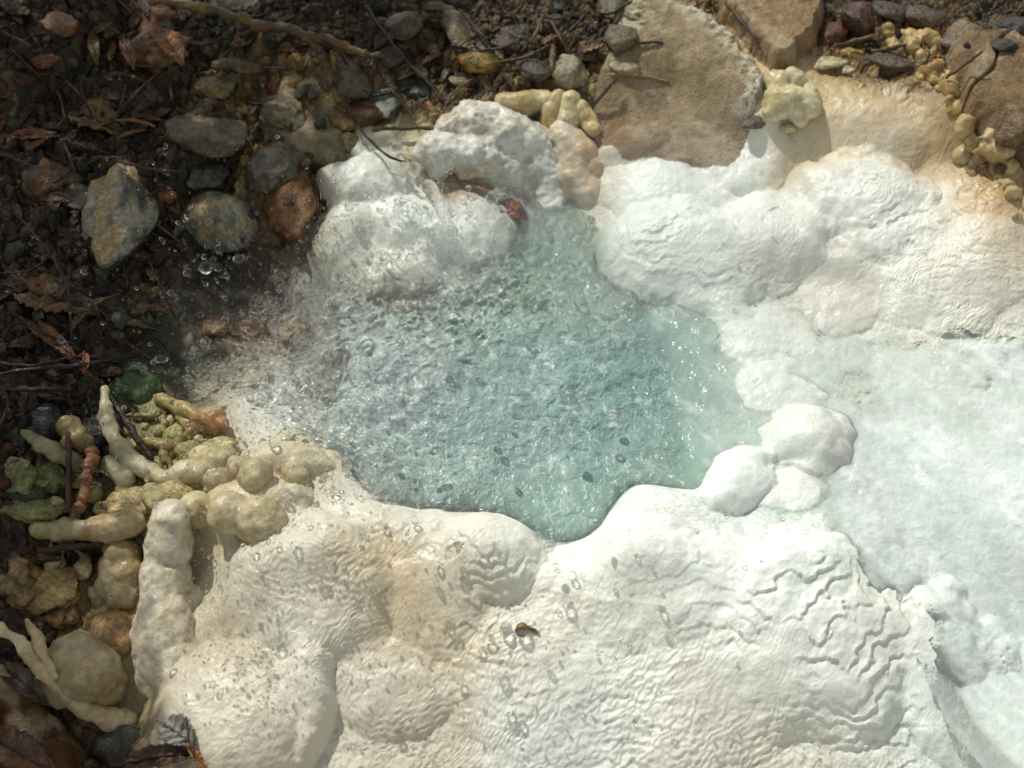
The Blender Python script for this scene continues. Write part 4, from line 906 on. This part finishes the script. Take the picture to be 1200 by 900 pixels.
for (cx, cy, sx, sy, n_, r0, r1, wh, l0, l1) in CL:
    for _ in range(n_):
        px = random.gauss(cx, sx); py = random.gauss(cy, sy)
        drop(px, py, 1.3*(r0+(r1-r0)*random.random()**2.2), random.uniform(l0, l1), f'clear water droplet flying over the {wh}', f'splash droplets over the {wh}')
for (px, py, r, l, lb) in [(241,314,8,60,'biggest round droplet over the dark inlet'),(245,260,6,50,'round droplet in front of the pale grey green stone'),(256,292,6,60,'droplet under the pale grey green stone'),(280,303,7,60,'bright droplet right of the pale stone over the inlet'),(464,172,7,40,'large droplet left of the white lumpy crust'),(487,192,7,40,'large droplet on the crest of the upper splash strand'),(285,522,6,30,'droplet left of the pool corner'),(189,421,7,40,'bright flat droplet beside the mossy stone'),(593,737,9,8,'large clear droplet on the lower terrace beside the amber twig'),(612,738,9,8,'large clear droplet touching the tiny amber twig'),(640,775,6,10,'oval droplet on the lower terrace'),(586,787,8,10,'glittering droplet in the lower middle'),(529,735,6,10,'droplet left of the pair beside the amber twig'),(198,670,7,50,'dark rimmed droplet on the pillar'),(232,532,7,30,'droplet above the knobbly finger')]:
    drop(px, py, r*.9, min(l, 60 if px < 300 and py < 440 else 12), lb, None)

# torn strands of clear water thrown up at the back of the pool
def SWH(px, py):
    x, y, s_ = W(px, py, .02); return max(0.0, base_at(x, y, SW)-ground_z(x, y)) if base_at(x, y, presence) > .5 else 0.0
def strand(pts, label):
    o = lumps('water_strand', [(p_[0], p_[1], p_[2], p_[3]+max(0, (SWH(p_[0], p_[1]))*1000)) for p_ in path(pts, wob=.35)], (200,210,210),(200,210,210), label, cat='splash', group='clear water strands of the splash', vox=1.8, sm=3, noise=.002, mat=M_SPRAY)
    return o
strand([(460,200,4,50),(475,205,3,52),(487,195,6,55),(480,215,3,48),(495,230,4,42)],'curved clear strand on the white mound left of the tan leaf')
strand([(500,215,5,40),(512,235,7,36),(520,255,6,30),(530,275,7,26)],'thick clear strand hanging over the broad white mound')
strand([(470,280,5,30),(485,262,4,34),(492,250,5,34),(478,290,6,26)],'looped clear strand at the middle of the broad mound')
strand([(575,232,6,34),(590,222,5,38),(615,230,6,36),(632,250,7,30),(628,275,8,22),(610,290,8,18),(585,288,7,18),(590,262,6,26)],'ragged ring of clear water around the wet orange leaf')
strand([(365,300,4,40),(370,320,5,36),(374,345,5,30),(368,362,4,24)],'vertical clear strand at the left end of the spray')
strand([(320,378,4,24),(340,370,4,26),(360,365,4,28),(378,360,4,24),(392,375,3,20)],'level clear strand over the pinkish knob')
strand([(328,395,3,18),(330,410,4,14),(340,420,4,12),(350,415,3,14)],'small curled strand hugging the pinkish knob')
strand([(560,300,4,20),(572,310,6,18),(548,318,5,16),(535,300,5,20)],'clear blob chain at the back edge of the pool')
strand([(640,300,5,16),(655,292,6,18),(668,300,5,16),(650,318,5,12)],'clear crest in front of the green back corner of the pool')
strand([(676,330,4,16),(672,342,5,14),(680,350,4,12)],'bright clear blob at the right of the back corner')

for k in range(34):
    if k < 20:
        an = random.uniform(math.radians(70), math.radians(200)); bx_ = 480+math.cos(an)*random.uniform(95,130); by_ = 400-math.sin(an)*random.uniform(70,95); dx_, dy_ = math.cos(an), -math.sin(an)
    else:
        bx_ = random.uniform(400, 720); by_ = random.uniform(310, 470); an = random.uniform(0.5, 2.6); dx_, dy_ = math.cos(an), -math.sin(an)
    L_ = random.uniform(10, 26); pts_ = []; l_ = random.uniform(22, 36)
    for j in range(5):
        t_ = j/4; pts_.append((bx_+dx_*L_*t_+random.uniform(-4,4), by_+dy_*L_*t_+random.uniform(-4,4), random.uniform(1.5,3.6)*(1-.4*t_), l_+t_*16))
    p_, s_ = S(bx_, by_, .02)
    strand(pts_, 'torn clear water strand thrown up '+('around the rim of the splash' if k < 20 else 'over the middle of the pool'))
# fine spray: uncountable
def spray(name, label, regions, total):
    V0, F0 = ico(1); Vs = []; Fs = []; off = 0
    for _ in range(total):
        cx, cy, sx, sy, l0, l1 = random.choice(regions)
        px = random.gauss(cx, sx); py = random.gauss(cy, sy); lift = random.uniform(l0, l1)/1000.
        x, y, s = W(px, py, 0.02); 
        if abs(x) > .78 or y > .78 or y < -.54: continue
        z = max(ground_z(x, y), base_at(x, y, WZ))+lift; x, y, s = W(px, py, z)
        r = random.choice([.6, .8, 1.0, 1.3, 1.7, 2.3])*s
        Vs.append(V0*r*np.array([1, random.uniform(.8,1.5), random.uniform(.8,1.6)])+np.array([x, y, z])); Fs.append(F0+off); off += len(V0)
    me = np_mesh(name, np.concatenate(Vs), np.concatenate(Fs)); o = link(name, me, M_SPRAY)
    return tag(o, label, 'spray', kind='stuff')
spray('fine_spray', 'fine spray of tiny water drops hanging over the pool and its left rim', [(440,400,70,70,1,12),(560,330,80,30,2,18),(400,480,60,50,5,40),(280,740,35,35,1,12),(470,260,60,40,10,60),(380,620,90,60,1,8),(600,760,130,60,1,8),(340,340,40,40,10,60),(270,340,60,50,10,90),(180,300,90,90,10,90),(230,480,70,50,3,40),(450,250,60,40,3,30),(330,440,40,60,3,40),(520,300,70,40,5,50),(300,680,90,70,1,8),(375,380,30,60,5,40)], 5200)

# ------------------------------------------------------------------ bush added out of view to shade the bank
SUN = Vector((-0.36, 0.50, 0.79)).normalized()
cr = []
def shade_w(px, py):
    e = py-(430-0.72*max(px-60, 0)) if px < 640 else 99
    if px < 120 and py > 380: return .8 if px < 60 else .45
    return 1 if e < -40 else max(0, .8-(e+40)/110.)
LV = []; LF = []
while len(LV) < 5000*4:
    px = random.uniform(-330, 720); py = random.uniform(-330, 900)
    if random.random() > shade_w(px, py)**2: continue
    x, y, s_ = W(px, py, .07); p = Vector((x, y, .07))+SUN*random.uniform(1.1, 1.6)  # leaves placed up the sun rays so their shadow covers the bank
    d1 = Vector((random.gauss(0, 1), random.gauss(0, 1), random.gauss(0, .5))).normalized(); d2 = d1.cross(Vector((random.gauss(0, .5), random.gauss(0, .5), 1))).normalized()
    L_ = random.uniform(.02, .036); w_ = L_*.45; n0 = len(LV)
    LV += [p-d1*L_, p+d2*w_, p+d1*L_, p-d2*w_]; LF.append((n0, n0+1, n0+2, n0+3))
LVn = np.array([tuple(v) for v in LV]); ctr = LVn.mean(0)
root = Vector((ctr[0]-.75, ctr[1]+.55, .2))
te = bpy.data.objects.new('shade_shrub', None); COL.objects.link(te); te.location = root
tag(te, 'unseen leafy bush added to shade the upper left bank', 'shade_shrub')
cm = lin((70, 92, 40))[None]*(1+.35*np.repeat(rng.normal(size=(len(LV)//4, 1)), 4, 0)*.6)
link('shade_crown', np_mesh('shade_crown', LVn-np.array(root), LF, np.clip(cm, .005, .4), smooth=False), M_LEAF, parent=te)
def tube3(pts, nm):
    V = []; F = []
    for i, (p, r) in enumerate(pts):
        a = pts[max(0, i-1)][0]; b = pts[min(len(pts)-1, i+1)][0]; d = (b-a).normalized(); e1 = d.cross(Vector((0, 1, .3))).normalized(); e2 = d.cross(e1)
        for k in range(9): V.append(p+(e1*math.cos(k*.698)+e2*math.sin(k*.698))*r*(1+.15*math.sin(k*2+i)))
    for i in range(len(pts)-1):
        for k in range(9): F.append((i*9+k, i*9+(k+1) % 9, (i+1)*9+(k+1) % 9, (i+1)*9+k))
    return link(nm, np_mesh(nm, np.array([tuple(v-root) for v in V]), F, lin((84, 68, 48))), M_TWIG, parent=te)
cV = Vector(ctr); mid = root.lerp(cV, .5)+Vector((0, 0, .35))
tube3([(root.lerp(mid, t_)+Vector((.03*math.sin(t_*7), .02*math.sin(t_*5), 0)), .035*(1-.35*t_)) for t_ in [0, .2, .4, .6, .8, 1]], 'trunk')
for k in range(7):
    tg = Vector(LVn[random.randrange(len(LVn))]); m2_ = mid.lerp(tg, .5)+Vector((0, 0, .08))
    tube3([(mid, .02), (mid.lerp(m2_, .5), .016), (m2_, .012), (m2_.lerp(tg, .5), .007), (tg, .003)], 'limb')
# ------------------------------------------------------------------ steam
V0, F0 = ico(4); cx_, cy_, _ = W(790, 300, .1)
st = link('steam', np_mesh('steam', V0*np.array([.42, .27, .12]), F0), None, (cx_, cy_, .14))
m, nt, nd, lk = new_mat('steam'); out = N(nt, 'ShaderNodeOutputMaterial'); vs = N(nt, 'ShaderNodeVolumePrincipled', Anisotropy=.1)
vs.inputs['Color'].default_value = (.97, .98, .96, 1); lk.new(vs.outputs[0], out.inputs['Volume'])
tc = N(nt, 'ShaderNodeTexCoord'); mp = N(nt, 'ShaderNodeMapping'); mp.inputs['Scale'].default_value = (1/.42, 1/.27, 1/.12)
ln = N(nt, 'ShaderNodeVectorMath', operation='LENGTH'); lk.new(tc.outputs['Object'], mp.inputs['Vector']); lk.new(mp.outputs[0], ln.inputs[0])
fo_ = ramp(nt, ln.outputs['Value'], .1, 1.0, 1.9, 0.0); nz = N(nt, 'ShaderNodeTexNoise', Scale=9.0, Detail=2.0); lk.new(tc.outputs['Object'], nz.inputs['Vector'])
dn = N(nt, 'ShaderNodeMath', operation='MULTIPLY'); lk.new(fo_, dn.inputs[0]); lk.new(ramp(nt, nz.outputs[0], .35, .65, .3, 1.3), dn.inputs[1]); lk.new(dn.outputs[0], vs.inputs['Density'])
st.data.materials.append(m); tag(st, 'thin white steam drifting over the back of the pool', 'steam', kind='stuff')
# ------------------------------------------------------------------ light
w = bpy.data.worlds.new('World'); scene.world = w; w.use_nodes = True
nt = w.node_tree; bg = nt.nodes['Background']
sky = nt.nodes.new('ShaderNodeTexSky'); sky.sky_type = 'NISHITA'; sky.sun_disc = False
el = math.asin(SUN.z); az = math.atan2(SUN.x, SUN.y)
sky.sun_elevation = el; sky.sun_rotation = az
hs = nt.nodes.new('ShaderNodeHueSaturation'); hs.inputs['Saturation'].default_value = .2
mw = nt.nodes.new('ShaderNodeMix'); mw.data_type = 'RGBA'; mw.blend_type = 'MULTIPLY'; mw.inputs[0].default_value = 1; mw.inputs[7].default_value = (1.0, 1.0, .95, 1)
nt.links.new(sky.outputs[0], hs.inputs['Color']); nt.links.new(hs.outputs[0], mw.inputs[6]); nt.links.new(mw.outputs[2], bg.inputs[0]); bg.inputs[1].default_value = 0.125
sd = bpy.data.lights.new('sun', 'SUN'); so = bpy.data.objects.new('sun', sd); COL.objects.link(so)
sd.energy = 3.1; sd.angle = R(.6); sd.color = (1.0, .985, .925)
so.rotation_euler = SUN.to_track_quat('Z', 'Y').to_euler(); so.location = (0, 0, 5)
scene.view_settings.view_transform = 'Standard'; scene.view_settings.look = 'None'
scene.view_settings.exposure = 0; scene.view_settings.gamma = 1
print('droplets', ND[0], 'objects', len(bpy.data.objects))
